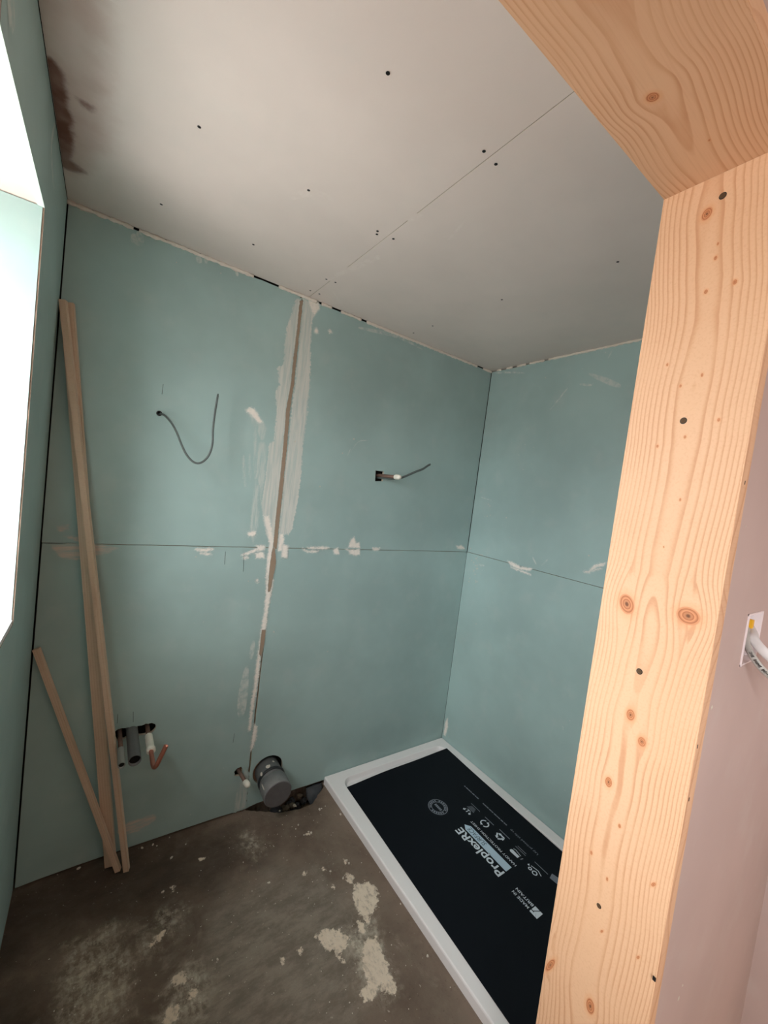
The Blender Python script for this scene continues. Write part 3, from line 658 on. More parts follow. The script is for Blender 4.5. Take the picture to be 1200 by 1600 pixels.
patches('filler_smear', 'B', [stroke([(0.912,1.199),(0.946,1.185),(0.982,1.201)], .008), stroke([(0.937,1.203),(0.995,1.204),(1.051,1.205)], .011, .013), stroke([(0.946,1.185),(0.997,1.189)], .010), [(1.152,1.207),(1.16,1.252),(1.177,1.262),(1.192,1.234),(1.214,1.234),(1.218,1.209)], [(1.153,1.198),(1.219,1.202),(1.222,1.176),(1.194,1.17),(1.164,1.176)], stroke([(1.139,1.201),(1.169,1.192)], .004), [(1.069,1.199),(1.096,1.206),(1.107,1.175),(1.079,1.175)], [(1.293,1.214),(1.341,1.211),(1.335,1.198),(1.3,1.197)], [(1.878,1.234),(1.93,1.239),(1.962,1.216),(1.903,1.215)], [(0.817,1.215),(0.844,1.212),(0.845,1.155),(0.82,1.16)]], M['fill_w'], pb4, d=0.0014)
patches('scuff', 'B', [stroke([(0.378,2.269),(0.385,2.245)], .02), stroke([(0.17,2.24),(0.2,2.237)], .03, .01), stroke([(1.194,1.738),(1.138,1.722),(1.103,1.668)], .004), stroke([(1.101,1.686),(1.088,1.648)], .004), stroke([(1.066,2.236),(1.283,2.263),(1.45,2.25)], .02, .01)], M['scratch'], pb1 if False else pb2, g=0.003)
patches('scuff', 'B', [stroke([(0.173,2.254),(0.204,2.23)], .03), stroke([(0.19,2.27),(0.204,2.238)], .02), stroke([(0.364,2.281),(0.37,2.266)], .01), stroke([(0.403,2.284),(0.406,2.253)], .012), stroke([(0.509,2.281),(0.519,2.252)], .012)], M['scratch'], pb1, g=0.003)
patches('scuff', 'B', [[(0.307,0.073),(0.36,0.07),(0.424,0.093),(0.41,0.12),(0.324,0.118),(0.285,0.095)], ], M['fill_h'], pb3, g=0.006)
patches('scuff', 'B', [stroke([(0.719,0.681),(0.715,0.567),(0.716,0.452)], .03, .05), stroke([(0.735,0.793),(0.733,0.708)], .02)], M['scratch'], pb3, g=0.004)
bm = bmesh.new()
for a, b in (((0.305,1.788), (0.304,1.751)), ((0.58,1.18), (0.582,1.127)), ((0.655,1.175), (0.66,1.096)), ((0.307,0.564), (0.31,0.523)), ((0.258,0.565), (0.259,0.53)), ((0.696,0.381), (0.694,0.341))):
    for s in (0,):
        q = [(a[0]-.0008, a[1]), (a[0]+.0008, a[1]), (b[0]+.0008, b[1]), (b[0]-.0008, b[1])]
        bm.faces.new([bm.verts.new(PLN['B'](x, z, 0.0012)) for x, z in q])
obj('pencil_mark', bm, M['pencil'], wall_back, kind='stuff')
rnd = random.Random(3)
def scat(c, sx, sy, n): return [(c[0]+rnd.gauss(0, sx), c[1]+rnd.gauss(0, sy)) for _ in range(n)]
flecks('filler_fleck', 'B', [(0.311,2.219),(0.459,2.24),(0.471,1.158),(0.823,0.821),(1.107,0.694),(1.112,1.73),(1.06,1.655),(1.344,-0.028),(0.723,1.059),(0.686,1.055),(0.823,1.669),(0.965,1.488),(1.005,1.277)] , M['crumb'], pb2, .002, .0045)
K = (-0.088,1.15)
flecks('filler_fleck', 'K', [q for q in scat((-0.088,1.15), 0.022, 0.05, 34) if q[0] < -0.004]+[q for q in scat((-0.107,1.455), 0.04, 0.12, 10) if q[0] < -0.004]+[(-0.138,1.44),(-0.295,1.337),(-0.734,1.328),(-0.08,0.629),(-0.145,0.804),(-0.055,0.071),(-0.148,0.181),(-0.372,2.185)], M['crumb'], wall_right, .0015, .0045)
patches('filler_smear', 'K', [[(-0.299,1.211),(-0.329,1.21),(-0.389,1.196),(-0.458,1.205),(-0.445,1.189),(-0.383,1.181),(-0.325,1.188)], stroke([(-0.326,1.181),(-0.456,1.171)], .008), stroke([(-0.741,1.247),(-0.77,1.283),(-0.812,1.31)], .010, .016), stroke([(-0.722,1.248),(-0.759,1.263),(-0.799,1.284)], .006)], M['fill_w'], wall_right, g=0.003)
patches('filler_smear', 'K', [stroke([(-0.428,2.016),(-0.464,2.06),(-0.51,2.117)], .007), stroke([(-0.031,2.264),(-0.129,2.252),(-0.239,2.23)], .012, .008), stroke([(-0.605,2.167),(-0.67,2.133),(-0.761,2.086)], .014, .03), stroke([(-0.564,2.125),(-0.629,2.11)], .012), stroke([(-0.448,1.263),(-0.476,1.229)], .008), stroke([(-0.535,1.268),(-0.506,1.229)], .008), stroke([(-0.053,1.536),(-0.132,1.525)], .006), stroke([(-0.685,2.223),(-0.702,2.262)], .006), stroke([(-0.089,1.142),(-0.147,1.148)], .012)], M['scratch'], wall_right, g=0.003)
patches('filler_smear', 'K', [[(-0.012,0.058),(-0.013,0.141),(-0.029,0.174),(-0.039,0.123),(-0.029,0.06)]], M['fill_w'], wall_right, g=0.003)
# edge of left wall board round the window, plaster smudges
patches('filler_smear', 'L', [stroke([(-0.305,2.147),(-0.401,2.198),(-0.373,2.273)], .02), stroke([(-0.873,2.093),(-0.84,2.13)], .05)], M['scratch'], lw, g=0.006)

# floor marks
def floor_mat():
    k = NB('worn_concrete'); c, b, cc = concrete_color(k)
    n = k.math('SUBTRACT', k.noise(9, 6, 0.68, dist=0.6), 0.5); nf = k.math('SUBTRACT', k.noise(60, 4, 0.7), 0.5)
    st = k.noise(10, 6, 0.72, st=(1.0, 2.2, 1)); st2 = k.noise(38, 5, 0.7, st=(1.6, 1.0, 1))
    g = k.rng(k.math('ADD', k.attr('grey'), k.math('MULTIPLY', n, 0.35)), -0.12, 0.10, 0.0, 0.75)
    c = k.mix(g, c, k.mix(k.rng(st, .35, .65), lin(118, 109, 97), lin(152, 143, 129)))
    d = k.rng(k.math('ADD', k.attr('dark_area'), k.math('MULTIPLY', n, 0.3)), -0.10, 0.10, 0.0, 0.75)
    c = k.mix(d, c, k.mix(k.rng(st, .35, .65), lin(56, 46, 38), lin(76, 64, 54)))
    so = k.rng(k.math('ADD', k.attr('soft'), k.math('MULTIPLY', n, 0.22)), -0.04, 0.05)
    so = k.math('MULTIPLY', so, k.math('ADD', k.rng(st, 0.40, 0.62, 0.05, 0.55), k.rng(st2, 0.44, 0.60, 0.0, 0.5)))
    c = k.mix(so, c, lin(192, 182, 164))
    spk = k.math('MULTIPLY', k.rng(k.noise(85, 3, 0.6), 0.66, 0.72), k.rng(k.noise(4, 4), 0.42, 0.6, 0.0, 0.7))
    c = k.mix(spk, c, lin(190, 180, 164))
    v = k.math('ADD', k.math('ADD', k.attr('dust'), k.math('MULTIPLY', n, 0.035)), k.math('MULTIPLY', nf, 0.05))
    du = k.math('MULTIPLY', k.rng(v, -0.003, 0.004), k.rng(st2, 0.36, 0.5, 0.55, 1.0))
    c = k.mix(du, c, k.mix(st2, lin(212, 194, 172), lin(236, 222, 202)))
    k.bump(k.math('ADD', k.math('ADD', b, k.math('MULTIPLY', cc, 0.35)), k.math('MULTIPLY', st2, 0.4)), 0.5, 0.004)
    return k.fin(c, k.rng(b, 0.3, 0.7, 0.55, 0.85), spec=0.35)
skin('worn_surface', 'F', (0.001, -1.30), (1.169, -0.001), {
    'dust': [[(1.057,-0.531),(1.101,-0.543),(1.119,-0.581),(1.096,-0.623),(1.048,-0.653),(1.012,-0.677),(1.004,-0.654),(1.007,-0.606),(1.015,-0.564)], [(0.997,-0.641),(1.016,-0.661),(0.989,-0.697),(0.978,-0.682),(0.978,-0.654)], [(0.977,-0.716),(1.021,-0.719),(1.015,-0.759),(1.015,-0.796),(1.001,-0.824),(0.964,-0.841),(0.928,-0.832),(0.928,-0.803),(0.944,-0.753)], [(0.839,-0.62),(0.885,-0.613),(0.924,-0.643),(0.939,-0.678),(0.915,-0.696),(0.889,-0.707),(0.89,-0.731),(0.876,-0.724),(0.876,-0.696),(0.85,-0.665)],
        blob((0.982,-0.844), .03, 21), blob((0.916,-0.836), .025, 22), blob((0.984,-0.242), .012, 1), blob((1.066,-0.429), .007, 2), blob((1.043,-0.495), .014, 3, sq=1.4), blob((0.969,-0.422), .010, 4), blob((0.97,-0.497), .012, 5), blob((0.898,-0.399), .007, 6), blob((0.46,-0.24), .010, 11), blob((0.569,-0.164), .013, 12, sq=.6), blob((0.441,-0.529), .022, 13), blob((0.412,-0.608), .022, 14), blob((0.467,-0.585), .010, 15), blob((0.783,-0.632), .010, 16), blob((0.72,-0.63), .008, 17), stroke([(0.382,-0.401),(0.401,-0.386),(0.417,-0.374)], .012)],
    'soft': [[(0.157,-0.301),(0.219,-0.279),(0.287,-0.29),(0.327,-0.375),(0.33,-0.488),(0.296,-0.566),(0.241,-0.591),(0.16,-0.545),(0.134,-0.379)], [(0.412,-0.313),(0.465,-0.281),(0.494,-0.321),(0.444,-0.364),(0.413,-0.347)], [(0.393,-0.514),(0.481,-0.499),(0.516,-0.556),(0.485,-0.657),(0.39,-0.619)], stroke([(0.342,-0.32),(0.355,-0.39),(0.369,-0.437)], .03, .03), [(0.742,-0.131),(0.792,-0.128),(0.798,-0.194),(0.755,-0.25),(0.718,-0.2)], [(1.038,-0.571),(1.052,-0.68),(1.022,-0.836),(0.95,-0.869),(0.899,-0.805),(0.924,-0.679)]],
    'grey': [[(0.563,-0.37),(0.773,-0.349),(0.944,-0.438),(1.015,-0.611),(0.951,-0.757),(0.821,-0.863),(0.706,-0.938),(0.436,-0.781),(0.434,-0.58)]],
    'dark_area': [[(0.01,-0.018),(0.193,0.003),(0.376,-0),(0.627,-0.052),(0.743,-0.11),(0.747,-0.277),(0.577,-0.301),(0.394,-0.303),(0.185,-0.235),(0.066,-0.27),(-0.048,-0.371),(-0.123,-0.004)], [(-0.062,-0.302),(0.1,-0.326),(0.145,-0.509),(0.129,-0.603),(-0.018,-0.518)]]},  # darker tone at the left and along the back wall
    floor_mat(), floor, 0.006, avoid=pocket)
flecks('dust_speck', 'F', scat((0.933,-0.747), .10, .10, 60)+scat((0.871,-0.483), .15, .15, 60)+scat((0.481,-0.499), .14, .12, 60)+scat((0.239,-0.454), .10, .10, 40)+scat((0.827,-0.188), .12, .04, 30), M['crumb'], floor, .0008, .0028, 5)

# ------------------------------------------------------------------ shower tray
def rrect(x0, x1, y0, y1, r, n=8):
    out = []
    for cx, cy, a0 in ((x1-r, y1-r, 0), (x0+r, y1-r, 90), (x0+r, y0+r, 180), (x1-r, y0+r, 270)):
        for k in range(n+1):
            a = math.radians(a0+90*k/n); out.append((cx+r*math.cos(a), cy+r*math.sin(a)))
    return out
TX0, TX1, TY0, TY1, TZ = 1.171, W-0.0015, -1.285, -0.0015, 0.037
def ring_mesh(rings, cap_last=True, cap_first=True):
    bm = bmesh.new(); R = [[bm.verts.new((p[0], p[1], z)) for p in pts] for pts, z in rings]; n = len(R[0])
    for i in range(len(R)-1):
        for k in range(n): bm.faces.new((R[i][k], R[i][(k+1) % n], R[i+1][(k+1) % n], R[i+1][k]))
    if cap_last: bm.faces.new(R[-1])
    if cap_first: bm.faces.new(R[0][::-1])
    return bm
tray = empty('shower_tray', (1.575, -0.64, 0), 'low white rectangular shower tray on the floor in the far right corner', 'shower tray')
o = TX0, TX1, TY0, TY1
rg = [(rrect(o[0], o[1], o[2], o[3], 0.006), 0.0), (rrect(*o, 0.006), TZ-0.006), (rrect(o[0]+.0015, o[1]-.0015, o[2]+.0015, o[3]-.0015, 0.006), TZ-0.002), (rrect(o[0]+.005, o[1]-.005, o[2]+.005, o[3]-.005, 0.006), TZ)]
i0 = (TX0+0.068, TX1-0.054, TY0+0.055, TY1-0.052)
def ins(d): return (i0[0]+d, i0[1]-d, i0[2]+d, i0[3]-d)
rg += [(rrect(*ins(0), 0.055), TZ), (rrect(*ins(0.002), 0.053), TZ-0.0015), (rrect(*ins(0.010), 0.047), TZ-0.020), (rrect(*ins(0.014), 0.044), TZ-0.023), (rrect(*ins(0.022), 0.038), TZ-0.024), (rrect(*ins(0.25), 0.02), TZ-0.027)]
child('tray_body', ring_mesh(rg), M['white_acrylic'], tray)
bm = bmesh.new()
cc = ((TX0+TX1)/2, -0.64)
R1 = [[bm.verts.new((cc[0]+r*math.cos(k*math.pi/16), cc[1]+r*math.sin(k*math.pi/16), z)) for k in range(32)] for r, z in ((0.045, TZ-0.0268), (0.045, TZ-0.025), (0.04, TZ-0.0245))]
for i in range(2):
    for k in range(32): bm.faces.new((R1[i][k], R1[i][(k+1) % 32], R1[i+1][(k+1) % 32], R1[i+1][k]))
bm.faces.new(R1[-1]); child('drain', bm, plain('chrome', (200, 200, 200), 0.15, 1.0), tray)

# protection sheet over it, with its print
SA, SB, SD, SE = Vector((1.238, -0.118)), Vector((1.923, -0.104)), Vector((1.2105, -1.25)), Vector((1.8965, -1.237))
sheet = empty('protection_sheet', (1.57, -0.68, TZ), 'black printed plastic protection sheet lying over the white shower tray', 'protective sheet')
bm = bmesh.new(); NU, NV = 24, 40; zt = TZ+0.0032; zb = TZ+0.0008
def spos(s, t, z):
    a = SA.lerp(SB, s); b = SD.lerp(SE, s); q = a.lerp(b, t)
    q.y += 0.004*math.sin(math.pi*s)*(1-t) if t < .2 else 0
    dz = 0.0035*max(0, 1-t*6)*math.sin(s*math.pi*1.5)**2
    return (q.x, q.y, z+dz)
T = [[bm.verts.new(spos(i/NU, j/NV, zt)) for i in range(NU+1)] for j in range(NV+1)]
Bt = [[bm.verts.new(spos(i/NU, j/NV, zb)) for i in range(NU+1)] for j in range(NV+1)]
for j in range(NV):
    for i in range(NU):
        bm.faces.new((T[j][i], T[j][i+1], T[j+1][i+1], T[j+1][i])); bm.faces.new((Bt[j][i], Bt[j+1][i], Bt[j+1][i+1], Bt[j][i+1]))
for j in range(NV):
    bm.faces.new((T[j][0], T[j+1][0], Bt[j+1][0], Bt[j][0])); bm.faces.new((T[j][NU], Bt[j][NU], Bt[j+1][NU], T[j+1][NU]))
for i in range(NU):
    bm.faces.new((T[0][i], Bt[0][i], Bt[0][i+1], T[0][i+1])); bm.faces.new((T[NV][i], T[NV][i+1], Bt[NV][i+1], Bt[NV][i]))
child('sheet_panel', bm, M['sheet'], sheet)
ZP = zt+0.0005
# print frame: reading direction +y (away from the hall), letter tops towards -x
def pr(u, v): return Vector((v, u, ZP))   # u = y, v = x
def text(s, y0, y1, xbase, xtop, mat, bold=0.0, name='lettering', label=None, shear=0.0):
    cu = bpy.data.curves.new('t', 'FONT'); cu.body = s; cu.size = 1.0; cu.offset = bold; cu.resolution_u = 3; cu.shear = shear
    ob = bpy.data.objects.new('t', cu); COL.objects.link(ob)
    bpy.context.view_layer.update(); dg = bpy.context.evaluated_depsgraph_get()
    me = bpy.data.meshes.new_from_object(ob.evaluated_get(dg)); bpy.data.objects.remove(ob)
    n = len(me.vertices); co = np.empty(n*3); me.vertices.foreach_get('co', co); co = co.reshape(-1, 3)
    lo = co.min(0); hi = co.max(0)
    cap = 0.70 if any(c.isupper() or c in 'ldthbk' for c in s) else 0.5
    u = (co[:, 0]-lo[0])/(hi[0]-lo[0]); v = co[:, 1]/0.70
    X = xbase+(xtop-xbase)*v; Y = y0+(y1-y0)*u
    me.vertices.foreach_set('co', np.c_[X, Y, np.full(n, ZP)].ravel()); me.update()
    me.materials.clear()
    me.transform(Matrix.Translation(-sheet.location))
    o = link(name, me, mat, sheet, None, label); return o
def flat(name, polys, mat, label=None, z=None):
    bm = bmesh.new()
    for poly in polys:
        try: bm.faces.new([bm.verts.new((x, y, z or ZP)) for x, y in poly])
        except ValueError: pass
    return child(name, bm, mat, sheet, label)
text('ProplexRE', -0.799, -0.553, 1.587, 1.548, M['print'], 0.022, label='large pale brand lettering')
flat('arrow_bar', [[(1.596, -0.798), (1.633, -0.797), (1.633, -0.572), (1.613, -0.550), (1.596, -0.572)]], M['print_blue'], 'pale blue bar with a pointed end')
o = text('SURFACE', -0.672, -0.573, 1.626, 1.603, plain('ink_dark_blue', (52, 76, 92), 0.6), 0.0, label='dark lettering on the pale bar', shear=0.2)
o.location.z += 0.0005
text('HANDY PROTECTION SHEET', -0.801, -0.551, 1.661, 1.649, M['print'], 0.006)
text('MADE IN', -0.936, -0.864, 1.5585, 1.546, M['print'], 0.006)
text('BRITAIN', -0.939, -0.864, 1.581, 1.5685, M['print'], 0.006)
fl = [(1.546, -0.976), (1.582, -0.976), (1.582, -0.944), (1.546, -0.944)]
flat('flag_emblem', [[(1.546, -0.976), (1.582, -0.976), (1.582, -0.966), (1.560, -0.954), (1.560, -0.962), (1.546, -0.970)], [(1.546, -0.967), (1.556, -0.957), (1.556, -0.944), (1.546, -0.944)], [(1.560, -0.951), (1.582, -0.963), (1.582, -0.944), (1.560, -0.944)], [(1.546,-.9695),(1.560,-.9615),(1.560,-.954),(1.557,-.956),(1.546,-.9665)]], M['print'])
def line(x0, y0, x1, y1, w):
    d = Vector((x1-x0, y1-y0)).normalized(); n = Vector((-d.y, d.x))*w/2
    return [(x0+n.x, y0+n.y), (x1+n.x, y1+n.y), (x1-n.x, y1-n.y), (x0-n.x, y0-n.y)]
def arc(cx, cy, r, w, a0, a1, n=24, sx=1.0):
    P = []
    for k in range(n):
        t0 = math.radians(a0+(a1-a0)*k/n); t1 = math.radians(a0+(a1-a0)*(k+1)/n)
        f = lambda rr, t: (cx+rr*math.cos(t)*sx, cy+rr*math.sin(t))
        P.append([f(r-w/2, t0), f(r+w/2, t0), f(r+w/2, t1), f(r-w/2, t1)])
    return P
# round stamp
rc = (1.570, -0.417)
dots = []
for k in range(22):
    if k % 7 == 3: continue
    dots += arc(rc[0], rc[1], 0.038, 0.0085, k*360/22, k*360/22+10.5, 2)
flat('round_stamp', arc(*rc, 0.046, 0.003, 0, 360, 40)+arc(*rc, 0.031, 0.003, 0, 360, 32)+dots, M['print_dim'], 'dim round stamp with a ring of letters')
flat('stamp_centre', [line(1.570, -0.440+.009*k, 1.570, -0.433+.009*k, .013) for k in range(5)], M['print_dim'])
def arrowh(x, y, dx, dy, s):
    d = Vector((dx, dy)).normalized(); n = Vector((-d.y, d.x))
    p = Vector((x, y)); return [tuple(p+d*s), tuple(p+n*s*0.75), tuple(p-n*s*0.75)]
I = M['print']; D_ = M['print_dim']
# icon row: arrows over wavy lines, two round arrows, recycling triangle, roll, cut sheet
y = -0.500
flat('arrow_icon', [line(1.675, y, 1.697, y, .004), arrowh(1.682, y-.016, -1, -.3, .010), arrowh(1.682, y+.016, -1, .3, .010), line(1.682, y-.016, 1.69, y-.014, .004), line(1.682, y+.016, 1.69, y+.014, .004), line(1.695, y-.01, 1.695, y+.01, .003)], I)
flat('wave_icon', [line(1.705+.007*k, y-.022+.003*k, 1.705+.007*k, y+.022-.003*k, .003) for k in range(4)]+[line(1.738, y-.03, 1.738, y+.026, .0028)], D_)
y = -0.590
flat('turning_arrows', arc(1.704, y, .018, .005, 20, 150)+arc(1.704, y, .018, .005, 200, 330)+[arrowh(1.704-.016, y+.009, .3, -1.0, .010), arrowh(1.704+.016, y-.009, -.3, 1.0, .010)], I)
flat('icon_caption', [line(1.736, y-.026, 1.736, y+.026, .004)], D_)
y = -0.672
A3 = [(1.688, y), (1.722, y-.022), (1.722, y+.022)]
tri = []
for k in range(3):
    a = Vector(A3[k]); b = Vector(A3[(k+1) % 3]); p = a.lerp(b, .12); q = a.lerp(b, .62); tri += [line(p.x, p.y, q.x, q.y, .007), arrowh(q.x, q.y, b.x-a.x, b.y-a.y, .011)]
flat('recycling_triangle', tri, I)
flat('icon_caption', [line(1.742, y-.03, 1.742, y+.028, .004)], D_)
y = -0.760
flat('roll_icon', [[(1.700+a*.007, y-.020+b) for a, b in ((-1, 0), (1, 0), (1.3, .036), (0.6, .042), (-.6, .042), (-1.3, .036))]]+[line(1.714, y-.022, 1.720, y+.01, .0022), line(1.720, y+.01, 1.716, y+.018, .0022), line(1.7, y-.03, 1.712, y-.034, .002)], I)
flat('icon_caption', [line(1.735, y-.030, 1.735, y+.022, .003), line(1.745, y-.026, 1.745, y+.018, .003)], D_)
y = -0.855
flat('house_icon', arc(1.700, y-.004, .009, .004, 0, 360, 20)+arc(1.700, y+.018, .006, .004, 0, 360, 16)+[line(1.716, y+.024, 1.722, y-.006, .003), line(1.722, y-.006, 1.712, y-.026, .003), arrowh(1.712, y+.03, -.6, 1, .008)], I)
flat('icon_caption', [line(1.746, y-.034, 1.746, y+.028, .0032)], D_)
flat('corner_emblem', [[(1.738, -.902), (1.765, -.895), (1.775, -.93), (1.742, -.935)]], D_)
text('Lay printed side up', -0.812, -0.668, 1.794, 1.783, D_, 0.004)
def dashes(y0, y1, x, w, seed):
    q = random.Random(seed); out = []; y = y0
    while y < y1: e = min(y1, y+q.uniform(.006, .016)); out.append(line(x, y, x, e, w)); y = e+q.choice((.0015, .004))
    return out
flat('small_print', dashes(-0.645, -0.50, 1.793, .006, 1)+dashes(-0.470, -0.372, 1.795, .006, 2), D_, 'lines of tiny print too small to read')

# ------------------------------------------------------------------ battens leaning in the corner
def batten(name, p0, p1, wdir, w, t, label, knots, group):
    p0 = Vector(p0); p1 = Vector(p1); L = (p1-p0).length; ax = (p1-p0)/L
    wd_ = Vector(wdir); wd_ = (wd_-ax*wd_.dot(ax)).normalized(); nn = ax.cross(wd_)
    kk, ww = knotfield([(a*w, b*L, 0.006, 0.008, 0, 0.8) for a, b in knots]+([] if knots else [(0, 9, .01, .01, 0, 0)]))
    off = w*0.7
    def ph(U, V): return 90*np.sqrt((U-off)**2+(0.01+0.012*np.sin(V*2.2))**2)
    e = empty(name, p0, label, 'timber batten', group)
    o = wood_board('timber', -w/2, w/2, 0.0, L, t, lambda a, b, d: tuple(ax*b+wd_*a-nn*(d-t/2)), ph, kk, ww, M['batten'], e, w/8, 0.01, ch=0.001)
    return e
BL = {'g': None}
batten('timber_batten', (0.277, -0.046, 0.006), (0.0215, -0.018, 1.968), (1, -0.25, 0), 0.035, 0.016, 'wider long pale batten leaning from floor to top of left corner, behind the narrow one', [(-0.32, 0.50), (.1, .72), (.2, .3)], None)
batten('timber_batten', (0.325, -0.092, 0.006), (0.0125, -0.0425, 1.965), (1, -0.3, 0), 0.0175, 0.019, 'narrow long pale batten leaning in front of the wider one in left corner', [(0.35, 0.845), (0.1, 0.70), (0.25, .47), (-.4, .17)], None)
batten('timber_batten', (0.299, -0.081, 0.007), (0.0125, -0.0135, 0.850), (1, -.3, 0.3), 0.0175, 0.017, 'short pale batten leaning low in the left corner, crossing the long ones at its foot', [(0.1, 0.6)], None)

# ------------------------------------------------------------------ pipes and cables on the back wall
def stub(name, loc, label, cat): return empty(name, loc, label, cat)
wp = stub('waste_pipe', (0.309, 0, 0.490), 'dark grey open plastic waste pipe sticking out of the wall slot', 'pipe')
bm = hollow(bmesh.new(), [(0.309, 0.04, 0.487), (0.309, -0.09, 0.487), (0.309, -0.180, 0.486)], 0.0195, 0.0022, 28, 0.08); child('pipe_body', bm, M['grey_pvc'], wp, smooth=True)
bm = bmesh.new(); tube(bm, [(0.309, -0.10, 0.487), (0.309, -0.168, 0.4865)], 0.0172, 20); child('bore_shade_plug', bm, M['black'], wp)  # solid black plug paints the shade inside the open pipe
sl = stub('supply_pipe', (0.270, 0, 0.493), 'short supply pipe with open grey fitting, nearest the battens', 'pipe')
bm = tube(bmesh.new(), [(0.270, 0.04, 0.491), (0.270, -0.12, 0.491)], 0.0076, 16); child('pipe_body', bm, M['copper_dull'], sl, smooth=True)
bm = hollow(bmesh.new(), [(0.270, -0.105, 0.491), (0.270, -0.15, 0.491), (0.270, -0.196, 0.491)], 0.0108, 0.002, 20, 0.05); child('fitting', bm, M['grey_fitting'], sl, 'open grey fitting', smooth=True)
bm = bmesh.new(); tube(bm, [(0.270, -0.125, 0.491), (0.270, -0.190, 0.491)], 0.0086, 20); child('bore_shade_plug', bm, M['black'], sl)  # black plug in place of the dark inside the fitting
sr = stub('supply_pipe', (0.360, 0, 0.486), 'copper supply pipe bent upward beyond a white push fit coupling', 'pipe')
bm = tube(bmesh.new(), [(0.360, 0.04, 0.486), (0.360, -0.065, 0.486)], 0.0078, 16); child('pipe_body', bm, M['copper_dull'], sr, smooth=True)
bm = tube(bmesh.new(), [(0.360, -0.050, 0.486), (0.360, -0.053, 0.486), (0.360, -0.092, 0.486), (0.360, -0.094, 0.486), (0.360, -0.098, 0.486), (0.360, -0.130, 0.486), (0.360, -0.133, 0.486), (0.360, -0.146, 0.486), (0.360, -0.149, 0.486)], [0.0115, 0.0128, 0.0128, 0.0118, 0.0128, 0.0128, 0.0148, 0.0148, 0.013], 24); child('coupling', bm, M['white_plastic'], sr, 'white push fit coupling', smooth=True)
cpts = [(0.360, -0.13, 0.486), (0.360, -0.19, 0.486), (0.360, -0.225, 0.4865), (0.3615, -0.244, 0.490), (0.365, -0.253, 0.499), (0.3695, -0.256, 0.511), (0.376, -0.257, 0.530), (0.389, -0.258, 0.566)]
bm = hollow(bmesh.new(), spline(cpts, 5), 0.0075, 0.001, 18, 0.02); child('bent_copper', bm, M['copper'], sr, 'bright copper pipe with a bend', smooth=True)

cp = stub('capped_pipe', (0.731, 0, 0.198), 'short copper pipe with a white cap beside the soil pipe', 'pipe')
bm = tube(bmesh.new(), [(0.729, 0.04, 0.200), (0.742, -0.085, 0.199)], 0.0075, 16); child('pipe_body', bm, M['copper_dull'], cp, smooth=True)
bm = tube(bmesh.new(), [(0.741, -0.074, 0.199), (0.7412, -0.077, 0.199), (0.744, -0.096, 0.199), (0.745, -0.104, 0.199), (0.7456, -0.108, 0.199)], [0.010, 0.0125, 0.0125, 0.0095, 0.003], 20); child('end_cap', bm, M['white_plastic'], cp, 'white push fit cap', smooth=True)

so = stub('soil_pipe', (0.868, 0, 0.160), 'large grey capped soil pipe coming through the wall just above the floor', 'pipe')
s0 = Vector((0.868, 0.05, 0.163)); s1 = Vector((0.866, -0.148, 0.150))
L = lambda t: tuple(s0.lerp(s1, t))
bm = tube(bmesh.new(), [L(0), L(0.45), L(0.72)], 0.0555, 40); child('pipe_body', bm, M['grey_pvc'], so, smooth=True)
bm = tube(bmesh.new(), [L(0.50), L(0.51), L(0.56), L(0.57)], [0.0555, 0.061, 0.061, 0.0555], 40); child('collar', bm, plain('rubber_black', (40, 42, 44), 0.6), so, 'black rubber collar', smooth=True)
bm = tube(bmesh.new(), [L(0.66), L(0.665), L(0.97), L(0.985)], [0.057, 0.0615, 0.0615, 0.060], 40); child('socket', bm, M['grey_pvc_lt'], so, 'lighter dusty grey socket', smooth=True)
bm = tube(bmesh.new(), [L(0.975), L(0.99), L(1.0)], [0.0605, 0.059, 0.0575], 40); child('end_cap', bm, M['cap_face'], so, 'flat dark grey cap', smooth=False)
bm = bmesh.new()
for (ang, t, sa, sb) in ((1.85, 0.45, .012, .010), (2.5, 0.52, .006, .012), (2.75, .80, .003, .02), (1.3, .35, .006, .005)):
    ax_ = (s1-s0).normalized(); c0 = s0.lerp(s1, t); r_ = 0.0622 if t > .66 else 0.0616 if .49 < t < .58 else 0.0562
    ring = []
    for k in range(10):
        th = ang+sa/r_*math.cos(k*math.pi/5)*random.uniform(.7, 1.1); q = c0+ax_*sb*math.sin(k*math.pi/5)*random.uniform(.7, 1.1)
        ring.append(bm.verts.new(q+Vector((math.cos(th), 0, math.sin(th)))*r_))
    bm.faces.new(ring)
child('label_scrap', bm, M['crumb'], so, 'pale dabs of filler on the grey pipe', kind='stuff')

sf = stub('shower_feed', (1.279, 0, 1.577), 'capped shower feed pipe out of a square hole in the wall', 'pipe')
bm = tube(bmesh.new(), [(1.277, 0.04, 1.578), (1.279, -0.05, 1.577), (1.280, -0.145, 1.576)], 0.0080, 16); child('pipe_body', bm, M['copper_dull'], sf, smooth=True)
bm = tube(bmesh.new(), [(1.280, -0.138, 1.576), (1.280, -0.141, 1.576), (1.280, -0.165, 1.576), (1.280, -0.176, 1.576), (1.280, -0.180, 1.576)], [0.010, 0.0122, 0.0122, 0.0095, 0.004], 20); child('end_cap', bm, M['white_plastic'], sf, 'white push fit cap', smooth=True)
cb = [(1.284, 0.03, 1.566), (1.288, -0.02, 1.566), (1.300, -0.07, 1.567), (1.330, -0.11, 1.575), (1.372, -0.13, 1.600), (1.405, -0.135, 1.618), (1.440, -0.137, 1.634), (1.470, -0.138, 1.655), (1.482, -0.138, 1.662)]
cbl = stub('shower_cable', (1.284, 0, 1.566), 'grey cable rising to the right from behind the white capped shower pipe', 'cable')
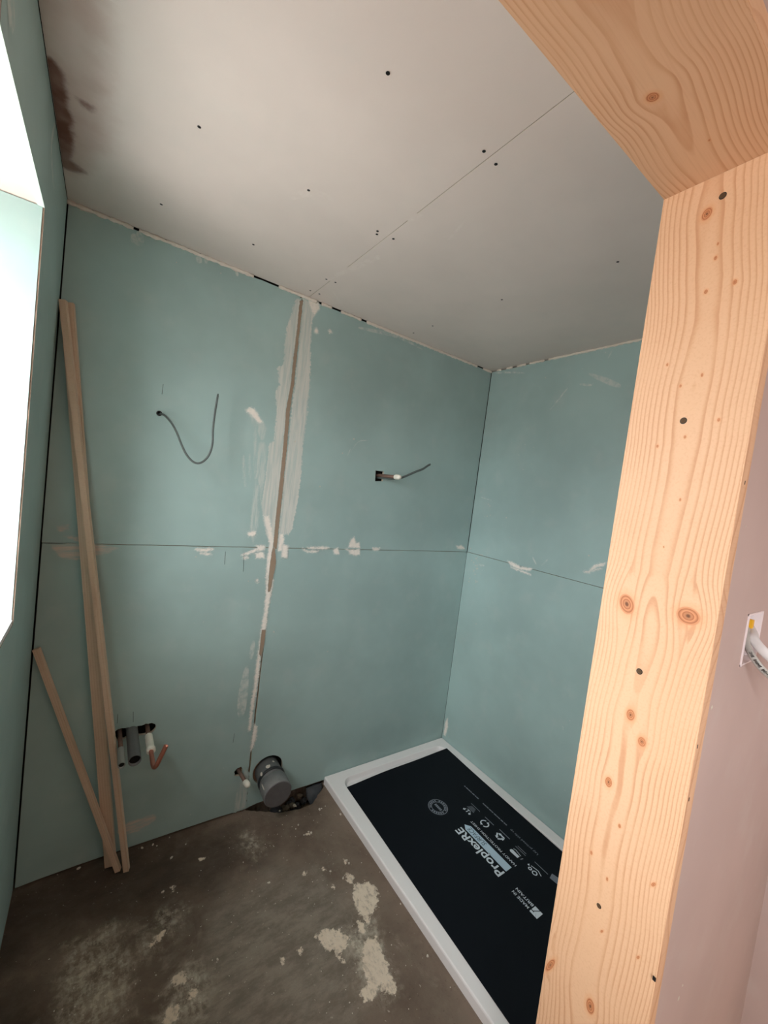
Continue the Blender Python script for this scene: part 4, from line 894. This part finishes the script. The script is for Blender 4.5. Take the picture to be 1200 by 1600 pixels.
bm = tube(bmesh.new(), spline(cb, 6), 0.0052, 14, flat=((0, 1, 0), 0.75)); child('cable_sheath', bm, M['cable_grey'], cbl, smooth=True)
bm = bmesh.new()
for dx in (-0.002, 0.002): tube(bm, [(1.480+dx, -0.138, 1.659-dx), (1.4865+dx, -0.138, 1.666-dx)], 0.0013, 8)
child('core_wire', bm, M['screw'], cbl)

lc = stub('hanging_cable', (0.409, 0, 1.69), 'thin dark grey cable looping down and up from a small hole in the wall', 'cable')
lp = [(0.307, -0.012, 1.68), (0.318, -0.03, 1.674), (0.337, -0.055, 1.651), (0.354, -0.075, 1.619), (0.371, -0.09, 1.578), (0.389, -0.1, 1.545), (0.409, -0.105, 1.525), (0.428, -0.11, 1.521), (0.446, -0.11, 1.533), (0.461, -0.11, 1.558), (0.469, -0.105, 1.597), (0.467, -0.1, 1.648), (0.469, -0.095, 1.711), (0.474, -0.09, 1.776)]
bm = tube(bmesh.new(), spline([(lp[0][0]-.008, 0.03, lp[0][2]+.003)]+lp, 5), 0.0036, 12); child('cable_sheath', bm, M['cable_grey'], lc, smooth=True)
q0 = Vector(lp[-1]); bm = tube(bmesh.new(), [q0, q0+Vector((0.0005, 0, 0.006))], 0.0022, 8); child('core_wire', bm, M['screw'], lc)
bm = bmesh.new(); c0 = (0.301,1.682)
R_ = [[bm.verts.new((c0[0]+r*math.cos(k*math.pi/10), -d, c0[1]+r*math.sin(k*math.pi/10))) for k in range(20)] for r, d in ((0.0095, 0.0004), (0.0092, 0.005), (0.0066, 0.005), (0.0062, -0.012))]
for i in range(3):
    for k in range(20): bm.faces.new((R_[i][k], R_[i][(k+1) % 20], R_[i+1][(k+1) % 20], R_[i+1][k]))
child('grommet', bm, M['screw'], lc, 'small black ring at the hole')

# ------------------------------------------------------------------ socket back box in the hall wall, with cables
bxx0, bxx1, bxz0, bxz1 = 1.130, 1.228, 1.268, 1.366
yb = -1.487
bk = empty('back_box', ((bxx0+bxx1)/2, yb, (bxz0+bxz1)/2), 'white recessed socket back box with loose cables in the plaster right of the pine jamb', 'socket box')
bm = bmesh.new(); th = 0.003; dp = 0.034
for lo, hi in [((bxx0, yb-.0025, bxz0), (bxx0+th, yb+dp, bxz1)), ((bxx1-th, yb-.0012, bxz0), (bxx1, yb+dp, bxz1)), ((bxx0, yb-.0012, bxz1-th), (bxx1, yb+dp, bxz1)), ((bxx0, yb-.0012, bxz0), (bxx1, yb+dp, bxz0+th)), ((bxx0, yb+dp-.002, bxz0), (bxx1, yb+dp, bxz1))]: box(bm, lo, hi)
child('box_shell', bm, M['metal_white'], bk)
bm = bmesh.new()
for zz in (bxz0+0.049,): box(bm, (bxx0+th, yb+.002, zz-.005), (bxx0+.010, yb+.005, zz+.005)); box(bm, (bxx1-.010, yb+.002, zz-.005), (bxx1-th, yb+.005, zz+.005))
child('fixing_lug', bm, M['metal_white'], bk, kind='stuff')
c1_ = [(1.21, -1.468, 1.334), (1.185, -1.478, 1.321), (1.165, -1.483, 1.31), (1.15, -1.492, 1.299), (1.14, -1.503, 1.288), (1.14, -1.514, 1.276), (1.15, -1.524, 1.265), (1.17, -1.542, 1.247), (1.20, -1.560, 1.225)]
kb = empty('twin_cable', c1_[0], 'grey flat cable with black print hanging out of the white socket box', 'cable')
bm = tube(bmesh.new(), spline(c1_, 8), 0.0056, 16, flat=((1, 0.2, -0.1), 0.5)); child('cable_sheath', bm, M['cable_lt'], kb, smooth=True)
bm = bmesh.new(); cs = spline(c1_, 8)
# black print along the cable
vd = Vector((1, 0.2, -0.15)).normalized()
for i in range(14, 58, 1):
    if i % 9 in (4, 5): continue
    p = cs[i]; t = (cs[i+1]-cs[i-1]).normalized(); n = t.cross(vd).normalized(); w = (0.0026, 0.0014, 0.0022)[i % 3]; q = p-vd*0.0048
    a_ = t*0.0011
    bm.faces.new([bm.verts.new(q+n*w+a_+n*.0005), bm.verts.new(q-n*w*.8+a_*0.5), bm.verts.new(q-n*w-a_*.7), bm.verts.new(q+n*w*.6-a_*.4+n*.0006)])
child('cable_print', bm, M['screw'], kb, 'worn black lettering', kind='stuff')
c2_ = [(1.224, -1.466, 1.334), (1.199, -1.482, 1.323), (1.178, -1.490, 1.316), (1.172, -1.498, 1.308), (1.170, -1.509, 1.299), (1.176, -1.519, 1.290), (1.19, -1.541, 1.276), (1.215, -1.560, 1.262)]
kw = empty('earth_cable', c2_[0], 'white cable curving out of the socket box above the printed grey one', 'cable')
bm = tube(bmesh.new(), spline(c2_, 8), 0.0085, 16, flat=((1, 0.2, -0.1), 0.3)); child('cable_sheath', bm, M['cable_white'], kw, smooth=True)
bm = bmesh.new(); box(bm, (1.198, -1.4815, 1.325), (1.206, -1.471, 1.347), .001); yl = child('sleeve', bm, M['yellow'], kw, 'yellow sleeve end')

# plaster chips on the hall wall and screws along the lining edge
flecks('filler_fleck', 'P', [(0.981,1.094),(0.996,1.085),(0.961,1.09),(0.989,1.585),(1.124,0.642),(1.114,0.622),(1.013,1.215),(1.026,1.523)], M['crumb'], front, .002, .006)
bm = bmesh.new()
for p in [(0.973,1.589),(0.963,1.162),(0.966,1.072),(0.954,0.764)]:
    c_ = (p[0], -1.4905, p[1]); box(bm, (c_[0]-.001, -1.4905, c_[2]-.003), (c_[0]+.001, -1.486, c_[2]+.003))
obj('nail', bm, M['screw'], front, kind='stuff')

# ------------------------------------------------------------------ rubble and crumbs
def chunk(c, s, mat, name, label, cat, group, seed):
    r = random.Random(seed); bm = bmesh.new(); bmesh.ops.create_icosphere(bm, subdivisions=2, radius=1.0)
    ax_ = (r.uniform(.7, 1.3), r.uniform(.6, 1.0), r.uniform(.45, .8))
    for v in bm.verts:
        n = mnoise.noise(v.co*1.7+Vector((seed*3.1, 0, 0)))*0.45
        v.co = Vector((v.co.x*ax_[0], v.co.y*ax_[1], v.co.z*ax_[2]))*(1+n)*s
    rz = r.uniform(0, 6.28); bmesh.ops.rotate(bm, verts=bm.verts, matrix=Matrix.Rotation(rz, 3, 'Z'))
    zmin = min(v.co.z for v in bm.verts)
    for v in bm.verts: v.co.z -= zmin
    o = obj(name, bm, mat, label=label, cat=cat, group=group); o.location = c; return o
rl = 'rough brown lump of rubble in the broken pocket beside the soil pipe'
rnd = random.Random(12)
for i in range(14):
    x = rnd.uniform(0.93, 1.10); yy = rnd.uniform(-0.045, 0.01)
    chunk((x, yy, -0.09), rnd.uniform(.016, .034), M['rubble'] if i % 3 else M['membrane'], 'rubble_lump', rl, 'rubble', 'rubble lumps in the floor pocket', i)
for i in range(12):
    x = rnd.uniform(0.94, 1.09); yy = rnd.uniform(-0.045, 0.005)
    chunk((x, yy, -0.055+rnd.uniform(0, .02)), rnd.uniform(.010, .020), M['rubble'] if i % 2 else M['membrane'], 'rubble_lump', rl, 'rubble', 'rubble lumps in the floor pocket', 40+i)
bm = bmesh.new()
mp_ = [(1.075, -0.003, 0.010), (1.160, -0.003, 0.008), (1.160, -0.018, -0.004), (1.085, -0.090, -0.006), (1.075, -0.075, -0.03), (1.068, -0.03, -0.02)]
vv = [bm.verts.new(p) for p in mp_]; ctr = bm.verts.new((1.105, -0.035, -0.004))
for i in range(6): bm.faces.new((vv[i], vv[(i+1) % 6], ctr))
bmesh.ops.subdivide_edges(bm, edges=bm.edges[:], cuts=3, use_grid_fill=True)
for v in bm.verts: v.co += Vector((0, 0, 1))*mnoise.noise(v.co*60)*0.006
bmesh.ops.solidify(bm, geom=bm.faces[:], thickness=0.001)
obj('membrane_scrap', bm, M['membrane'], label='dark dusty sheet scrap in the floor pocket against the shower tray', cat='plastic scrap', smooth=True)
chunk((0.987,-0.076)+(0.0,), .008, M['crumb'], 'plaster_chip', 'pale oblong plaster chip just in front of the soil pipe', 'chip', None, 77)
cg = 'loose plaster crumbs on the floor'
cl = 'tiny pale crumb of plaster lying on the dark concrete floor'
for i, p in enumerate([(0.916,-0.074),(1.092,-0.144),(1.115,-0.138),(1.081,-0.146),(1.156,-0.212),(0.988,-0.233),(0.964,-0.239),(0.994,-0.246),(0.961,-0.182),(0.944,-0.196),(1.161,-0.671),(1.066,-0.429),(1.07,-0.443),(1.047,-0.503),(0.705,-0.249),(0.471,-0.108),(0.428,-0.236),(0.091,0.014),(0.119,-0.001),(0.18,-0.008),(0.416,-0.017),(0.476,-0.008),(0.429,-0.027),(1.139,-0.85),(0.765,-0.373),(0.548,-0.535),(0.527,-0.07),(0.379,-0.015),(1.02,-0.486),(0.989,-0.438)]):
    chunk((p[0], p[1], -0.0003), [.0045, .0035, .003, .0055][i % 4], M['crumb'], 'plaster_crumb', cl, 'crumb', cg, 100+i)
